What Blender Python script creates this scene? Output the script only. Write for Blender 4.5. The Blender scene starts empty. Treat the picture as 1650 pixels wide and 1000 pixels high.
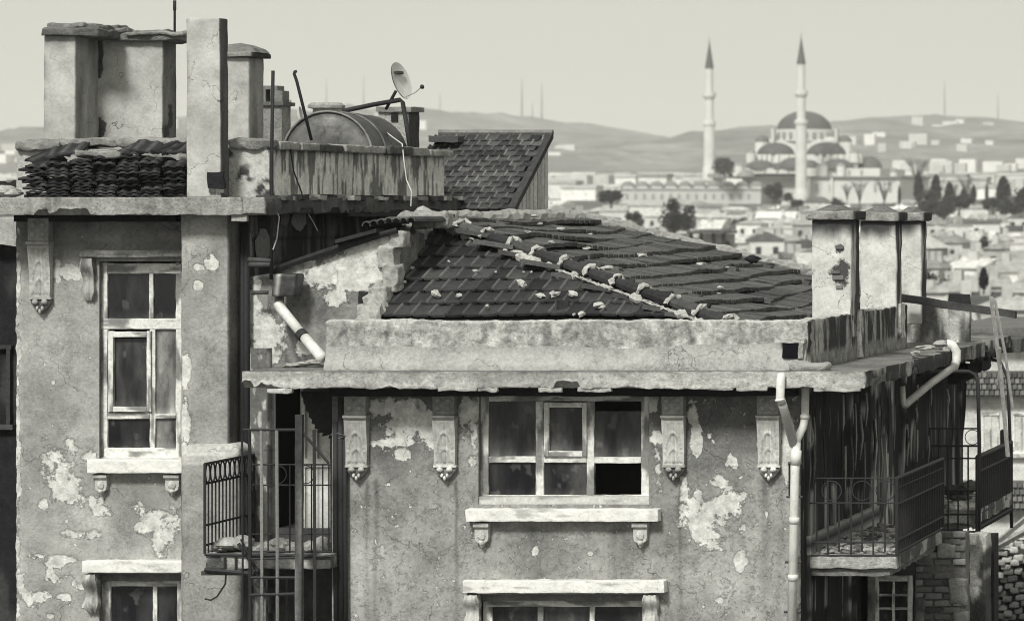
import bpy, math, random
import numpy as np
from mathutils import Vector, Matrix

# ------------------------------------------------------------------ camera
FPX, VX, VY, H, CX = 6000.0, 2480.0, 330.0, 13.0, 11.86   # focal length in photo pixels, optical axis, eye height, eye x
scene = bpy.context.scene
cam_d = bpy.data.cameras.new('camera'); cam = bpy.data.objects.new('camera', cam_d)
scene.collection.objects.link(cam); scene.camera = cam
cam.location = (CX, 0, H); cam.rotation_euler = (math.radians(90), 0, 0)
cam_d.sensor_width = 36.0; cam_d.lens = FPX / 1650 * 36
cam_d.shift_x = -(VX - 825) / 1650; cam_d.shift_y = -(500 - VY) / 1650
cam_d.clip_start = 0.5; cam_d.clip_end = 30000
cam_d.dof.use_dof = True; cam_d.dof.focus_distance = 44.0; cam_d.dof.aperture_fstop = 3.1

# ------------------------------------------------------------------ sky and sun
SUN_EL, SUN_AZ = math.radians(43), math.radians(9)      # sun high, behind the camera and to its left
sdir = Vector((-math.sin(SUN_AZ) * math.cos(SUN_EL), -math.cos(SUN_AZ) * math.cos(SUN_EL), math.sin(SUN_EL)))
world = bpy.data.worlds.new('World'); scene.world = world; world.use_nodes = True
wn, wl = world.node_tree.nodes, world.node_tree.links
wn.clear()
sky = wn.new('ShaderNodeTexSky'); sky.sky_type = 'NISHITA'; sky.sun_disc = False
sky.sun_elevation = SUN_EL; sky.sun_rotation = math.atan2(sdir.x, sdir.y) % (2 * math.pi)
sky.air_density = 1.0; sky.dust_density = 4.0; sky.altitude = 60
bw = wn.new('ShaderNodeRGBToBW'); wl.new(sky.outputs[0], bw.inputs[0])
mixw = wn.new('ShaderNodeMix'); mixw.data_type = 'RGBA'; mixw.inputs[0].default_value = 0.88   # thin even overcast over the sky
wl.new(bw.outputs[0], mixw.inputs[6]); mixw.inputs[7].default_value = (5.2, 5.2, 5.2, 1)
tint = wn.new('ShaderNodeMix'); tint.data_type = 'RGBA'; tint.blend_type = 'MULTIPLY'; tint.inputs[0].default_value = 1
wl.new(mixw.outputs[2], tint.inputs[6]); tint.inputs[7].default_value = (1.0, 0.999, 0.90, 1)
bg = wn.new('ShaderNodeBackground'); bg.inputs[1].default_value = 0.1; wl.new(tint.outputs[2], bg.inputs[0])
wo = wn.new('ShaderNodeOutputWorld'); wl.new(bg.outputs[0], wo.inputs[0])
sun_d = bpy.data.lights.new('sun', 'SUN'); sun_d.energy = 2.8; sun_d.angle = math.radians(11); sun_d.color = (1, 0.99, 0.93)
sun = bpy.data.objects.new('sun', sun_d); scene.collection.objects.link(sun)
sun.rotation_euler = (-sdir).to_track_quat('-Z', 'Y').to_euler(); sun.location = (-30, -30, 60)
vs = scene.view_settings; vs.view_transform = 'Standard'; vs.look = 'None'; vs.exposure = 0.38; vs.gamma = 1.0; vs.use_curve_mapping = False
scene.cycles.use_denoising = True; scene.cycles.pixel_filter_type = 'BLACKMAN_HARRIS'; scene.cycles.filter_width = 1.0
scene.cycles.max_bounces = 5; scene.cycles.diffuse_bounces = 3; scene.cycles.glossy_bounces = 2; scene.cycles.volume_bounces = 2
scene.cycles.transmission_bounces = 2; scene.cycles.transparent_max_bounces = 6

# ------------------------------------------------------------------ helpers: space, noise
rnd = random.Random(7); nprng = np.random.default_rng(7)
COL = scene.collection
ORG = {}
def X(px, Y): return CX + (px - VX) * Y / FPX
def Z(py, Y): return H + (VY - py) * Y / FPX
def P(px, py, Y): return Vector((X(px, Y), Y, Z(py, Y)))
def pxof(x, Y): return VX + (x - CX) * FPX / Y
def pyof(z, Y): return VY - (z - H) * FPX / Y
def Yat(px, x): return (x - CX) * FPX / (px - VX)          # depth at which the plane x = const is seen at px

def _h(ix, iy, iz, seed):
    n = (ix * 374761393 + iy * 668265263 + iz * 2147483647 + seed * 1274126177) & 0xffffffff
    n = ((n ^ (n >> 13)) * 1274126177) & 0xffffffff
    n = (n ^ (n >> 16)) & 0xffffffff
    return n / 4294967295.0
def vnoise(x, y, z=0.0, seed=0):
    x, y, z = np.broadcast_arrays(np.asarray(x, float), np.asarray(y, float), np.asarray(z, float))
    fx, fy, fz = np.floor(x), np.floor(y), np.floor(z)
    ix, iy, iz = fx.astype(np.int64), fy.astype(np.int64), fz.astype(np.int64)
    u, v, w = x - fx, y - fy, z - fz
    u, v, w = u*u*(3-2*u), v*v*(3-2*v), w*w*(3-2*w)
    r = 0
    for dx in (0, 1):
        for dy in (0, 1):
            for dz in (0, 1):
                r = r + _h(ix+dx, iy+dy, iz+dz, seed) * (u if dx else 1-u) * (v if dy else 1-v) * (w if dz else 1-w)
    return r
def fbm(x, y, z=0.0, o=4, seed=0):
    r, a, t = 0, 1.0, 0
    for k in range(o):
        r = r + a * vnoise(np.asarray(x)*2**k, np.asarray(y)*2**k, np.asarray(z)*2**k, seed + k*17); t += a; a *= 0.5
    return r / t                                            # 0..1 round 0.5
def sstep(a, b, x): t = np.clip((x-a)/(b-a), 0, 1); return t*t*(3-2*t)
def ell(U, V, L):                                           # > 0 inside any of the ellipses (cx, cy, rx, ry)
    r = np.full(np.shape(U), -9.0)
    for cx, cy, rx, ry in L: r = np.maximum(r, 1 - np.sqrt(((U-cx)/rx)**2 + ((V-cy)/ry)**2))
    return r

# ------------------------------------------------------------------ helpers: geometry (V, F, attributes)
def quad_idx(nu, nv):
    i, j = np.meshgrid(np.arange(nu-1), np.arange(nv-1), indexing='ij')
    a = i*nv + j
    return np.stack([a, a+nv, a+nv+1, a+1], -1).reshape(-1, 4)
def lin(brk, res):
    out = [brk[0]]
    for a, b in zip(brk[:-1], brk[1:]):
        n = max(1, int(math.ceil(abs(b-a)/res))); out += list(a + (b-a)*np.arange(1, n+1)/n)
    return np.array(out)
def rbox(x0, x1, y0, y1, z0, z1, res=0.05, amp=0.0, freq=6.0, rad=0.0, tone=0.4, warp=None, seed=0, ampv=None):
    lo, hi = np.array([min(x0,x1), min(y0,y1), min(z0,z1)]), np.array([max(x0,x1), max(y0,y1), max(z0,z1)])
    rad = min(rad, (hi-lo).min()*0.45)
    ax = []
    for k in range(3):
        b = [lo[k], hi[k]] if rad <= 0 else [lo[k], lo[k]+rad*0.35, lo[k]+rad, hi[k]-rad, hi[k]-rad*0.35, hi[k]]
        ax.append(lin(b, res))
    Vs, Fs, off = [], [], 0
    for k in range(3):
        a, b = [(1,2),(2,0),(0,1)][k]
        A, B = np.meshgrid(ax[a], ax[b], indexing='ij')
        q = quad_idx(len(ax[a]), len(ax[b]))
        for s in (0, 1):
            v = np.zeros((A.size, 3)); v[:, a] = A.ravel(); v[:, b] = B.ravel(); v[:, k] = hi[k] if s else lo[k]
            Vs.append(v); Fs.append((q if s else q[:, ::-1]) + off); off += len(v)
    V = np.vstack(Vs); F = np.vstack(Fs)
    T = tone(V) if callable(tone) else np.full(len(V), float(tone))
    if rad > 0:
        q = np.clip(V, lo+rad, hi-rad); d = V - q; n = np.linalg.norm(d, axis=1, keepdims=True); V = q + d/np.maximum(n, 1e-9)*rad
    if amp:
        av = np.array(ampv if ampv else (1, 1, 1), float)
        N = np.stack([fbm(V[:,0]*freq, V[:,1]*freq, V[:,2]*freq, 3, seed+s)-0.5 for s in (1, 2, 3)], 1)
        V = V + N*2*amp*av
    if warp: V = warp(V)
    return V, F, {'tone': T}
def pbox(px0, px1, py0, py1, Y0, Y1, **k):                  # a box whose front face, at depth Y0, covers that window of the picture
    return rbox(X(px0, Y0), X(px1, Y0), Y0, Y1, Z(py1, Y0), Z(py0, Y0), **k)
def tube(pts, r, sides=8, cap=True, tone=0.05):
    pts = [Vector(p) for p in pts]; rs = r if hasattr(r, '__len__') else [r]*len(pts)
    V = []; n = len(pts); up = None
    for i, p in enumerate(pts):
        t = (pts[min(i+1, n-1)] - pts[max(i-1, 0)]).normalized()
        if up is None: up = Vector((0,0,1)) if abs(t.z) < 0.9 else Vector((1,0,0))
        s = t.cross(up).normalized(); u = s.cross(t); up = u
        for k in range(sides):
            a = 2*math.pi*k/sides; V.append(p + (s*math.cos(a) + u*math.sin(a))*rs[i])
    Fs = [(i*sides+k, i*sides+(k+1)%sides, (i+1)*sides+(k+1)%sides, (i+1)*sides+k) for i in range(n-1) for k in range(sides)]
    if cap: Fs += [tuple(range(sides))[::-1], tuple(range((n-1)*sides, n*sides))]
    V = np.array([tuple(v) for v in V])
    return V, Fs, {'tone': np.full(len(V), tone)}
def lathe(prof, c, seg=24, tone=0.4, a0=0.0, a1=2*math.pi):  # prof: (radius, z) ; around the vertical axis at c
    full = abs(a1-a0-2*math.pi) < 1e-6; m = seg if full else seg+1
    V = [(c[0]+r*math.cos(a0+(a1-a0)*k/seg), c[1]+r*math.sin(a0+(a1-a0)*k/seg), c[2]+z) for r, z in prof for k in range(m)]
    Fs = [(i*m+k, i*m+(k+1)%m, (i+1)*m+(k+1)%m, (i+1)*m+k) for i in range(len(prof)-1) for k in range(seg)]
    return np.array(V), Fs, {'tone': np.full(len(V), tone)}
def blob(c, rad, seed=0, amp=0.35, seg=12, tone=0.55, rot=0.0, freq=1.6):
    th = np.linspace(0, 2*np.pi, seg, endpoint=False); ph = np.linspace(0.0, np.pi, seg//2+2)
    Pp, T = np.meshgrid(ph, th, indexing='ij')
    d = np.stack([np.sin(Pp)*np.cos(T), np.sin(Pp)*np.sin(T), np.cos(Pp)], -1).reshape(-1, 3)
    r = 1 + amp*2*(fbm(d[:,0]*freq+seed*3.1, d[:,1]*freq, d[:,2]*freq, 3, seed)-0.5)
    v = d*r[:, None]*np.array(rad)
    cr, sr = math.cos(rot), math.sin(rot); v = np.stack([v[:,0]*cr-v[:,2]*sr, v[:,1], v[:,0]*sr+v[:,2]*cr], 1)
    V = v + np.array(c); n = len(ph)
    Fs = [(i*seg+k, (i+1)*seg+k, (i+1)*seg+(k+1)%seg, i*seg+(k+1)%seg) for i in range(n-1) for k in range(seg)]
    return V, Fs, {'tone': np.full(len(V), tone)}
def prism(poly, y0, y1, tone=0.4):                          # poly of (x, z) extruded along y
    n = len(poly); V = np.array([(x, y0, z) for x, z in poly] + [(x, y1, z) for x, z in poly])
    Fs = [tuple(range(n)), tuple(range(2*n-1, n-1, -1))] + [(i, i+n, (i+1)%n+n, (i+1)%n) for i in range(n)]
    return V, Fs, {'tone': np.full(len(V), tone)}
def grid(us, vs, pos, attr, hole=None):                     # us x vs sheet; pos(U,V,disp) -> xyz, attr(U,V) -> dict (may hold 'disp')
    U, Vv = np.meshgrid(us, vs, indexing='ij')
    A = attr(U, Vv); d = A.pop('disp', 0.0)
    XYZ = np.stack(np.broadcast_arrays(*pos(U, Vv, d)), -1).reshape(-1, 3)
    q = quad_idx(len(us), len(vs))
    if hole is not None:
        uc, vc = U.ravel()[q].mean(1), Vv.ravel()[q].mean(1); q = q[~hole(uc, vc)]
        used = np.unique(q); m = np.full(len(XYZ), -1); m[used] = np.arange(len(used)); q = m[q]; XYZ = XYZ[used]
        A = {k: np.broadcast_to(v, U.shape).ravel()[used] for k, v in A.items()}
    else: A = {k: np.broadcast_to(v, U.shape).ravel() for k, v in A.items()}
    return XYZ, q, A
def join(parts):
    V, Fs, A, off = [], [], {}, 0
    keys = set(k for p in parts for k in p[2])
    for v, f, a in parts:
        V.append(v); Fs += [tuple(int(i)+off for i in ff) for ff in f]; off += len(v)
        for k in keys: A.setdefault(k, []).append(a.get(k, np.full(len(v), -9.0 if k == 'peel' else 0.4)))
    return np.vstack(V), Fs, {k: np.concatenate(v) for k, v in A.items()}
def xf(g, M):
    R = np.array(M.to_3x3()); return g[0] @ R.T + np.array(M.translation), g[1], g[2]

# ------------------------------------------------------------------ helpers: objects
def new_mesh(name, g, mat, smooth=False):
    V, Fs, A = g
    me = bpy.data.meshes.new(name)
    if isinstance(Fs, np.ndarray):
        n = len(Fs); me.vertices.add(len(V)); me.vertices.foreach_set('co', V.ravel().astype(np.float32))
        me.loops.add(n*4); me.loops.foreach_set('vertex_index', Fs.ravel().astype(np.int32))
        me.polygons.add(n); me.polygons.foreach_set('loop_start', np.arange(0, n*4, 4, dtype=np.int32))
        me.update(calc_edges=True)
    else:
        me.from_pydata([tuple(v) for v in V], [], Fs)
    for k, v in A.items():
        at = me.attributes.new(k, 'FLOAT', 'POINT'); at.data.foreach_set('value', np.asarray(v, np.float32))
    if smooth: me.polygons.foreach_set('use_smooth', np.ones(len(me.polygons), bool))
    me.validate(); me.update()
    if mat: me.materials.append(mat)
    return me
def tag(o, label=None, cat=None, group=None, kind=None):
    for k, v in (('label', label), ('category', cat), ('group', group), ('kind', kind)):
        if v: o[k] = v
    return o
def mk(name, g, mat, parent=None, smooth=False, origin=None):
    V = np.asarray(g[0], float)
    if mat is not None and mat.name in ('plaster', 'cracked_render') and 'peel' not in g[2]: g[2]['peel'] = np.full(len(V), -9.0)
    if parent is not None: org = ORG[parent.name]
    elif origin is not None: org = np.array(origin, float)
    else: org = np.array([(V[:,0].min()+V[:,0].max())/2, (V[:,1].min()+V[:,1].max())/2, V[:,2].min()])
    me = new_mesh(name, (V-org, g[1], g[2]), mat, smooth)
    o = bpy.data.objects.new(name, me); COL.objects.link(o)
    if parent is not None: o.parent = parent
    else: o.location = org
    ORG[o.name] = org
    return o
def empty(name, loc, parent=None):
    o = bpy.data.objects.new(name, None); COL.objects.link(o); o.empty_display_size = 0.3
    if parent is not None: o.parent = parent; org = ORG[parent.name]; ORG[o.name] = org
    else: o.location = loc; ORG[o.name] = np.array(loc, float)
    return o
def inst(name, me, M, parent=None):                         # an object that shares a mesh
    o = bpy.data.objects.new(name, me); COL.objects.link(o)
    if parent is not None: o.parent = parent; M = Matrix.Translation(-Vector(ORG[parent.name])) @ M
    o.matrix_local = M; ORG[o.name] = np.array(M.translation)
    return o

# ------------------------------------------------------------------ materials (grey, as the photograph is black and white)
TINT = (1.0, 0.998, 0.955)
def weather(name, rough=0.9, gs=40.0, ga=0.2, bump=0.3, bd=0.01, peel=None, orand=0.0, metallic=0.0, spec=0.25, crack=0.0, cscale=2.5,
            big=0.0, bs=2.0, stretch=1.0, spots=0.0, base=None, grime=0.0, gscale=2.6, cthin=0.022):
    m = bpy.data.materials.new(name); m.use_nodes = True
    n, l = m.node_tree.nodes, m.node_tree.links
    b = n['Principled BSDF']; b.inputs['Roughness'].default_value = rough; b.inputs['Metallic'].default_value = metallic
    b.inputs['Specular IOR Level'].default_value = spec
    def math_(op, a, bb=None, c=None, clamp=False):
        x = n.new('ShaderNodeMath'); x.operation = op; x.use_clamp = clamp
        for i, v in enumerate((a, bb, c)):
            if v is None: continue
            if isinstance(v, (int, float)): x.inputs[i].default_value = v
            else: l.new(v, x.inputs[i])
        return x.outputs[0]
    geo = n.new('ShaderNodeNewGeometry'); mp = n.new('ShaderNodeMapping'); l.new(geo.outputs['Position'], mp.inputs[0])
    mp.inputs['Scale'].default_value = (1, 1, 1/stretch)
    def noise(scale, detail=4, rough_=0.6, dist=0.0):
        x = n.new('ShaderNodeTexNoise'); x.inputs['Scale'].default_value = scale; x.inputs['Detail'].default_value = detail
        x.inputs['Roughness'].default_value = rough_; x.inputs['Distortion'].default_value = dist; l.new(mp.outputs[0], x.inputs['Vector']); return x.outputs['Fac']
    if base is None:
        at = n.new('ShaderNodeAttribute'); at.attribute_name = 'tone'; val = at.outputs['Fac']
    else:
        vv = n.new('ShaderNodeValue'); vv.outputs[0].default_value = base; val = vv.outputs[0]
    g1 = math_('MULTIPLY_ADD', noise(gs*0.55, 7, 0.78), 2.4, -0.7, clamp=True)
    val = math_('MULTIPLY', val, math_('MULTIPLY_ADD', g1, 2*ga, 1-ga))
    hgt = g1
    if big: val = math_('MULTIPLY', val, math_('MULTIPLY_ADD', noise(bs, 3, 0.6), 4*big, 1-2*big))
    if grime:                                                # patches of dirt with ragged edges, and fine pitting inside them
        gr = math_('MULTIPLY_ADD', noise(gscale, 9, 0.72), 5.0, -2.2, clamp=True)
        fine = math_('MULTIPLY_ADD', noise(gs*0.9, 4, 0.7), 3.4, -1.2, clamp=True)
        val = math_('MULTIPLY', val, math_('MULTIPLY_ADD', math_('MULTIPLY', gr, math_('MULTIPLY_ADD', fine, 0.7, 0.45)), -grime, 1.0+grime*0.28))
    if peel is not None:
        pa = n.new('ShaderNodeAttribute'); pa.attribute_name = 'peel'
        f = math_('ADD', pa.outputs['Fac'], math_('MULTIPLY_ADD', noise(12, 7, 0.75), 2.6, -1.3))
        mk_ = math_('MULTIPLY_ADD', f, 4.0, 0.4, clamp=True)
        pv = math_('MULTIPLY_ADD', math_('MULTIPLY_ADD', noise(7, 8, 0.75), 3.2, -1.1, clamp=True), peel*0.62, peel*0.52)
        rim = math_('SUBTRACT', 1.0, math_('MULTIPLY', math_('ABSOLUTE', math_('ADD', f, 0.09)), 16.0), clamp=True)   # dark broken rim
        mx = n.new('ShaderNodeMix'); l.new(mk_, mx.inputs[0]); l.new(val, mx.inputs[2]); l.new(pv, mx.inputs[3]); val = mx.outputs[0]
        val = math_('MULTIPLY', val, math_('MULTIPLY_ADD', rim, -0.35, 1.0))
        hgt = math_('SUBTRACT', math_('MULTIPLY', g1, 0.6), math_('MULTIPLY', mk_, 1.2))
    if crack:
        wv = n.new('ShaderNodeMix'); wv.data_type = 'RGBA'; wv.inputs[0].default_value = 0.3
        nz = n.new('ShaderNodeTexNoise'); nz.inputs['Scale'].default_value = 5.0; nz.inputs['Detail'].default_value = 4; l.new(mp.outputs[0], nz.inputs['Vector'])
        l.new(mp.outputs[0], wv.inputs[6]); l.new(nz.outputs['Color'], wv.inputs[7])
        vo = n.new('ShaderNodeTexVoronoi'); vo.feature = 'DISTANCE_TO_EDGE'; vo.inputs['Scale'].default_value = cscale; l.new(wv.outputs[2], vo.inputs['Vector'])
        thin = math_('MULTIPLY', math_('SUBTRACT', noise(1.6, 2), 0.42), cthin)
        cm = math_('MULTIPLY', math_('SUBTRACT', thin, vo.outputs['Distance']), 420.0, clamp=True)
        val = math_('MULTIPLY', val, math_('MULTIPLY_ADD', cm, -crack, 1.0))
        hgt = math_('SUBTRACT', hgt, math_('MULTIPLY', cm, 0.8))
    if spots:
        sp = math_('MULTIPLY', math_('SUBTRACT', noise(20, 7, 0.8), 0.56), 9.0, clamp=True)
        sp = math_('MULTIPLY', sp, math_('MULTIPLY', math_('SUBTRACT', noise(1.7, 3), 0.40), 6.0, clamp=True))
        val = math_('MULTIPLY', val, math_('MULTIPLY_ADD', sp, -spots, 1.0))
    if orand:
        oi = n.new('ShaderNodeObjectInfo'); val = math_('MULTIPLY', val, math_('MULTIPLY_ADD', oi.outputs['Random'], 2*orand, 1-orand))
    c = n.new('ShaderNodeCombineColor')
    for i in range(3): l.new(math_('MULTIPLY_ADD', val, TINT[i], (0.0, 0.0002, 0.0035)[i]), c.inputs[i])   # black and white film tone: warm lights, cool darks
    l.new(c.outputs[0], b.inputs['Base Color'])
    if bump:
        bp = n.new('ShaderNodeBump'); bp.inputs['Strength'].default_value = bump; bp.inputs['Distance'].default_value = bd
        l.new(hgt, bp.inputs['Height']); l.new(bp.outputs[0], b.inputs['Normal'])
    return m
M = {}
M['plaster'] = weather('plaster', 0.92, 40, 0.26, 0.8, 0.016, peel=0.76, big=0.14, bs=1.3, spots=0.28, grime=0.55, crack=0.4, cscale=1.1, cthin=0.02)
M['cracked'] = weather('cracked_render', 0.92, 40, 0.16, 0.5, 0.012, peel=0.08, crack=0.6, spots=0.25, cscale=1.7, cthin=0.03, grime=0.3, gscale=4.3, big=0.14, bs=2.2)
M['concrete'] = weather('concrete', 0.93, 46, 0.36, 0.9, 0.016, big=0.14, bs=3.0, spots=0.6, grime=0.55, gscale=5.0)
M['board'] = weather('peeling_boards', 0.9, 40, 0.5, 0.8, 0.008, spec=0.1, stretch=14.0, grime=0.7, gscale=9.0)
M['oldwood'] = weather('old_wood', 0.9, 34, 0.4, 0.7, 0.006, spec=0.12, big=0.22, bs=7.0)
M['paint'] = weather('flaking_paint', 0.8, 40, 0.26, 0.7, 0.008, big=0.12, bs=9.0, spots=0.5)
M['whitewash'] = weather('whitewashed_stone', 0.85, 40, 0.14, 0.6, 0.01, big=0.08, bs=6.0, spots=0.45)
M['tile'] = weather('clay_tile', 0.85, 30, 0.4, 0.7, 0.006, orand=0.5, spec=0.12, big=0.25, bs=1.4, spots=0.4)
M['mortar'] = weather('mortar', 0.95, 36, 0.34, 1.0, 0.02, spots=0.5)
M['iron'] = weather('rusty_iron', 0.7, 60, 0.4, 0.4, 0.004, spec=0.3)
M['pvc'] = weather('plastic_pipe', 0.5, 20, 0.14, 0.15, 0.003, spec=0.35, big=0.1, bs=3, grime=0.3, gscale=6.0)
M['sheet'] = weather('sheet_metal', 0.5, 16, 0.35, 0.3, 0.004, metallic=0.25, big=0.25, bs=4, grime=0.7, gscale=3.0, spots=0.5)
M['carved'] = weather('carved_plaster', 0.85, 40, 0.24, 0.6, 0.006, orand=0.3, spots=0.35, grime=0.4, gscale=7.0)
M['glass'] = weather('dusty_glass', 0.10, 12, 0.5, 0.05, 0.002, spec=0.6, big=0.3, bs=2.2, stretch=3.0, grime=0.6, gscale=1.6)
M['brick'] = weather('old_brick', 0.92, 40, 0.3, 0.7, 0.01, orand=0.35)
M['lace'] = weather('curtain_cloth', 0.95, 30, 0.2, 0.2, 0.004, stretch=6)
M['far_wall'] = weather('city_wall', 0.95, 1.4, 0.16, 0, orand=0.15, grime=0.3, gscale=0.5)
M['far_roof'] = weather('city_roof', 0.9, 2.4, 0.45, 0, orand=0.25, grime=0.5, gscale=0.8)
M['far_stone'] = weather('mosque_stone', 0.95, 0.35, 0.14, 0)
M['lead'] = weather('lead_roof', 0.7, 0.5, 0.25, 0)
M['far_glass'] = weather('city_glass', 0.3, 2, 0.2, 0)
M['leaf'] = weather('foliage', 0.85, 0.9, 0.45, 0, orand=0.2)
M['bark'] = weather('bark', 0.95, 6, 0.3, 0)
M['land'] = weather('land', 0.97, 0.05, 0.6, 0, big=0.2, bs=0.004, grime=0.6, gscale=0.012)

# ------------------------------------------------------------------ land: one sheet from the street to the hills
crest_px = [(-900, 250), (-200, 250), (0, 248), (250, 240), (520, 212), (640, 193), (700, 185), (740, 181), (790, 187), (860, 196), (930, 210), (1000, 218), (1100, 228), (1200, 238),
            (1290, 244), (1360, 226), (1430, 208), (1500, 200), (1580, 195), (1650, 202), (1750, 210), (2000, 225), (2600, 240), (4000, 250)]
CRX = np.array([X(p, 5000) for p, y in crest_px]); CRZ = np.array([Z(y, 5000) for p, y in crest_px])
GY = [-400, 80, 150, 300, 500, 800, 1100, 1250, 1500, 2000, 2600, 3200]
GE = [0, 0, 0.3, 1.2, 2.2, 4.6, 9.0, 13.5, 16.5, 20.0, 28.0, 44.0]
def land_z(x, y):
    b = np.interp(y, GY, GE)
    c = np.interp(x, CRX, CRZ)
    t = sstep(2500, 5000, y); back = sstep(5000, 9000, y)
    return b*(1-t) + c*t - back*90
lx = np.linspace(-3600, 2600, 300); ly = np.concatenate([[-400, 0, 60, 80], np.linspace(120, 2400, 60), np.linspace(2440, 5400, 130), np.linspace(5500, 9500, 14)])
def land_pos(U, V, d):
    far = sstep(2400, 3200, V)
    bumps = (fbm(U/40, V/70, 0, 4, 5)-0.5)*20*far
    return U, V, land_z(U, V) + bumps
def land_attr(U, V):
    near = sstep(1500, 3000, V)
    return {'tone': 0.09*(1-near) + (0.03 + 0.24*fbm(U/70, V/110, 0, 4, 9))*near}
tag(mk('terrain', grid(lx, ly, land_pos, land_attr), M['land'], smooth=True, origin=(0, 0, 0)), kind='structure')

# ------------------------------------------------------------------ shared pieces
def ptone(v, amp=0.25, f=4.0, seed=0, streak=1.0):
    return lambda V: v*(1 + amp*2*(fbm(V[:,0]*f, V[:,1]*f, V[:,2]*f/streak, 4, seed)-0.5))
def flaky(hi=0.62, lo=0.14, thr=0.46, f=9.0, seed=0, st=3.0, horiz=False):   # paint flaked off timber
    def t(V):
        a = V[:,2] if not horiz else V[:,0]; b = V[:,0] if not horiz else V[:,2]
        n = fbm(b*f*1.6, V[:,1]*f, a*f/st, 4, seed)
        return lo + (hi-lo)*sstep(thr-0.07, thr+0.07, n)*(0.8+0.4*fbm(V[:,0]*20, V[:,1]*20, V[:,2]*20, 2, seed+5))
    return t
def tile_geom(w=0.214, L=0.43, th=0.030, wave=False):
    us = np.array([-0.5, -0.44, -0.38, -0.30, -0.15, 0.0, 0.15, 0.30, 0.42, 0.47, 0.5])*w
    hs = np.array([0.022, 0.030, 0.024, 0.006, 0.0, 0.003, 0.004, 0.005, 0.010, 0.006, 0.002])
    if wave: us = np.linspace(-.5, .5, 11)*w; hs = np.array([.0, .003, .013, .015, .005, .0, .003, .013, .015, .005, .0])
    V, n = [], len(us)
    for y, t in ((0, 0.0), (L, 0.0)):
        for u, h in zip(us, hs): V.append((u, y, h+t))
    for u, h in zip(us, hs): V.append((u, 0, h-th))
    for u, h in zip(us, hs): V.append((u, L, h-th))
    Fs = [(i, i+1, n+i+1, n+i) for i in range(n-1)] + [(2*n+i+1, 2*n+i, 3*n+i, 3*n+i+1)[::1] for i in range(n-1)]
    Fs += [(i+1, i, 2*n+i, 2*n+i+1) for i in range(n-1)] + [(0, n, 3*n, 2*n), (n-1, 2*n+n-1, 3*n+n-1, 2*n-1)] + [(n+i, n+i+1, 3*n+i+1, 3*n+i) for i in range(n-1)]
    return np.array(V), Fs, {'tone': np.array([0.034+(0.050 if h > .012 else 0)+(.012 if k in (0,) else 0) for k in range(4) for h in hs])}
TG = tile_geom()
tile_me = new_mesh('tile', TG, M['tile'])
sg = tile_geom(th=.022, wave=True); sg[2]['tone'] *= .62
stack_tile_me = new_mesh('roof_tile', sg, M['tile'])

def corbel_parts():
    blk = [rbox(-0.128, 0.128, -0.15, 0, -0.25, 0, res=0.03, amp=0.006, rad=0.012, tone=ptone(0.26, 0.4, 12))]
    for sx in (-0.06, 0.06):
        for z in (-0.07, -0.17): blk.append(blob((sx, -0.15, z), (0.035, 0.03, 0.035), seed=int(z*100+9), tone=0.3, seg=10, amp=0.5))
    blk.append(rbox(-0.14, 0.14, -0.18, 0, -0.285, -0.25, res=0.04, amp=0.004, rad=0.008, tone=ptone(0.33, 0.4, 10, 3)))
    def pan(V):
        f = V[:,1] < -0.02; u = V[:,0]; v = -(V[:,2]+0.285)
        k = np.clip(v/0.55, 0, 1)
        base = 0.125 - 0.04*k + 0.015*np.cos(k*5.0)
        sp = 0.040*(0.75+0.5*k); leaf = 0.020*(0.5+0.5*np.cos(2*math.pi*u/sp)) + 0.022*np.exp(-((v-0.17-2.6*u*u*8)/0.016)**2) + 0.022*np.exp(-((v-0.36-2.6*u*u*8)/0.018)**2) + 0.014*np.exp(-(u/0.010)**2)
        leaf = leaf*(np.abs(u) < 0.105)*(v > 0.03)*(v < 0.52)
        edge = (np.abs(u) > 0.108)*0.012
        out = V.copy(); fr = V[:,1] < -0.19; 
        out[fr, 1] = -(base + leaf + edge)[fr]
        mid = f & ~fr; out[mid, 1] = V[mid,1]/0.20*(base[mid])
        out[:,0] *= 1 - 0.06*k
        return out
    pn = rbox(-0.13, 0.13, -0.20, 0, -0.835, -0.285, res=0.013, tone=ptone(0.40, 0.4, 6, 4, 3.0), warp=pan)
    pend = [prism([(0.125*math.cos(a), -0.835 + 0.16*math.sin(a)*(1+0.12*math.cos(4*a))) for a in np.linspace(0, -math.pi, 15)], -0.07, 0, tone=0.24)]
    pend.append(rbox(-0.13, 0.13, -0.10, 0, -0.86, -0.835, res=0.04, amp=0.004, tone=0.5))
    for s in (-1, 1):
        pts = [(s*0.125*math.cos(a), -0.085, -0.85 + 0.15*math.sin(a)) for a in np.linspace(0, -math.pi*0.52, 9)]
        pts = [pts[0]] + pts; pend.append(tube(pts, [0.012]+[0.02]*9, 7, tone=0.5))
        pend.append(blob((s*0.055, -0.09, -0.885), (0.04, 0.035, 0.03), 3+s, tone=0.5, seg=9))
    for i in range(3): pend.append(blob(((i-1)*0.03, -0.09, -0.955-0.03*(i == 1)), (0.018, 0.025, 0.028), i, tone=0.55, seg=8))
    return [('block', new_mesh('block', join(blk), M['carved'])), ('panel', new_mesh('panel', pn, M['carved'], True)), ('pendant', new_mesh('pendant', join(pend), M['carved'], True))]
CORB = corbel_parts()
def corbel(parent, px, py, Y, sx=1.0, sz=1.0):
    e = empty('corbel', None, parent)
    for nm, me in CORB:
        inst(nm, me, Matrix.Translation(P(px, py, Y)) @ Matrix.Diagonal((sx, 1, sz, 1)), e)
    return e

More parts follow.
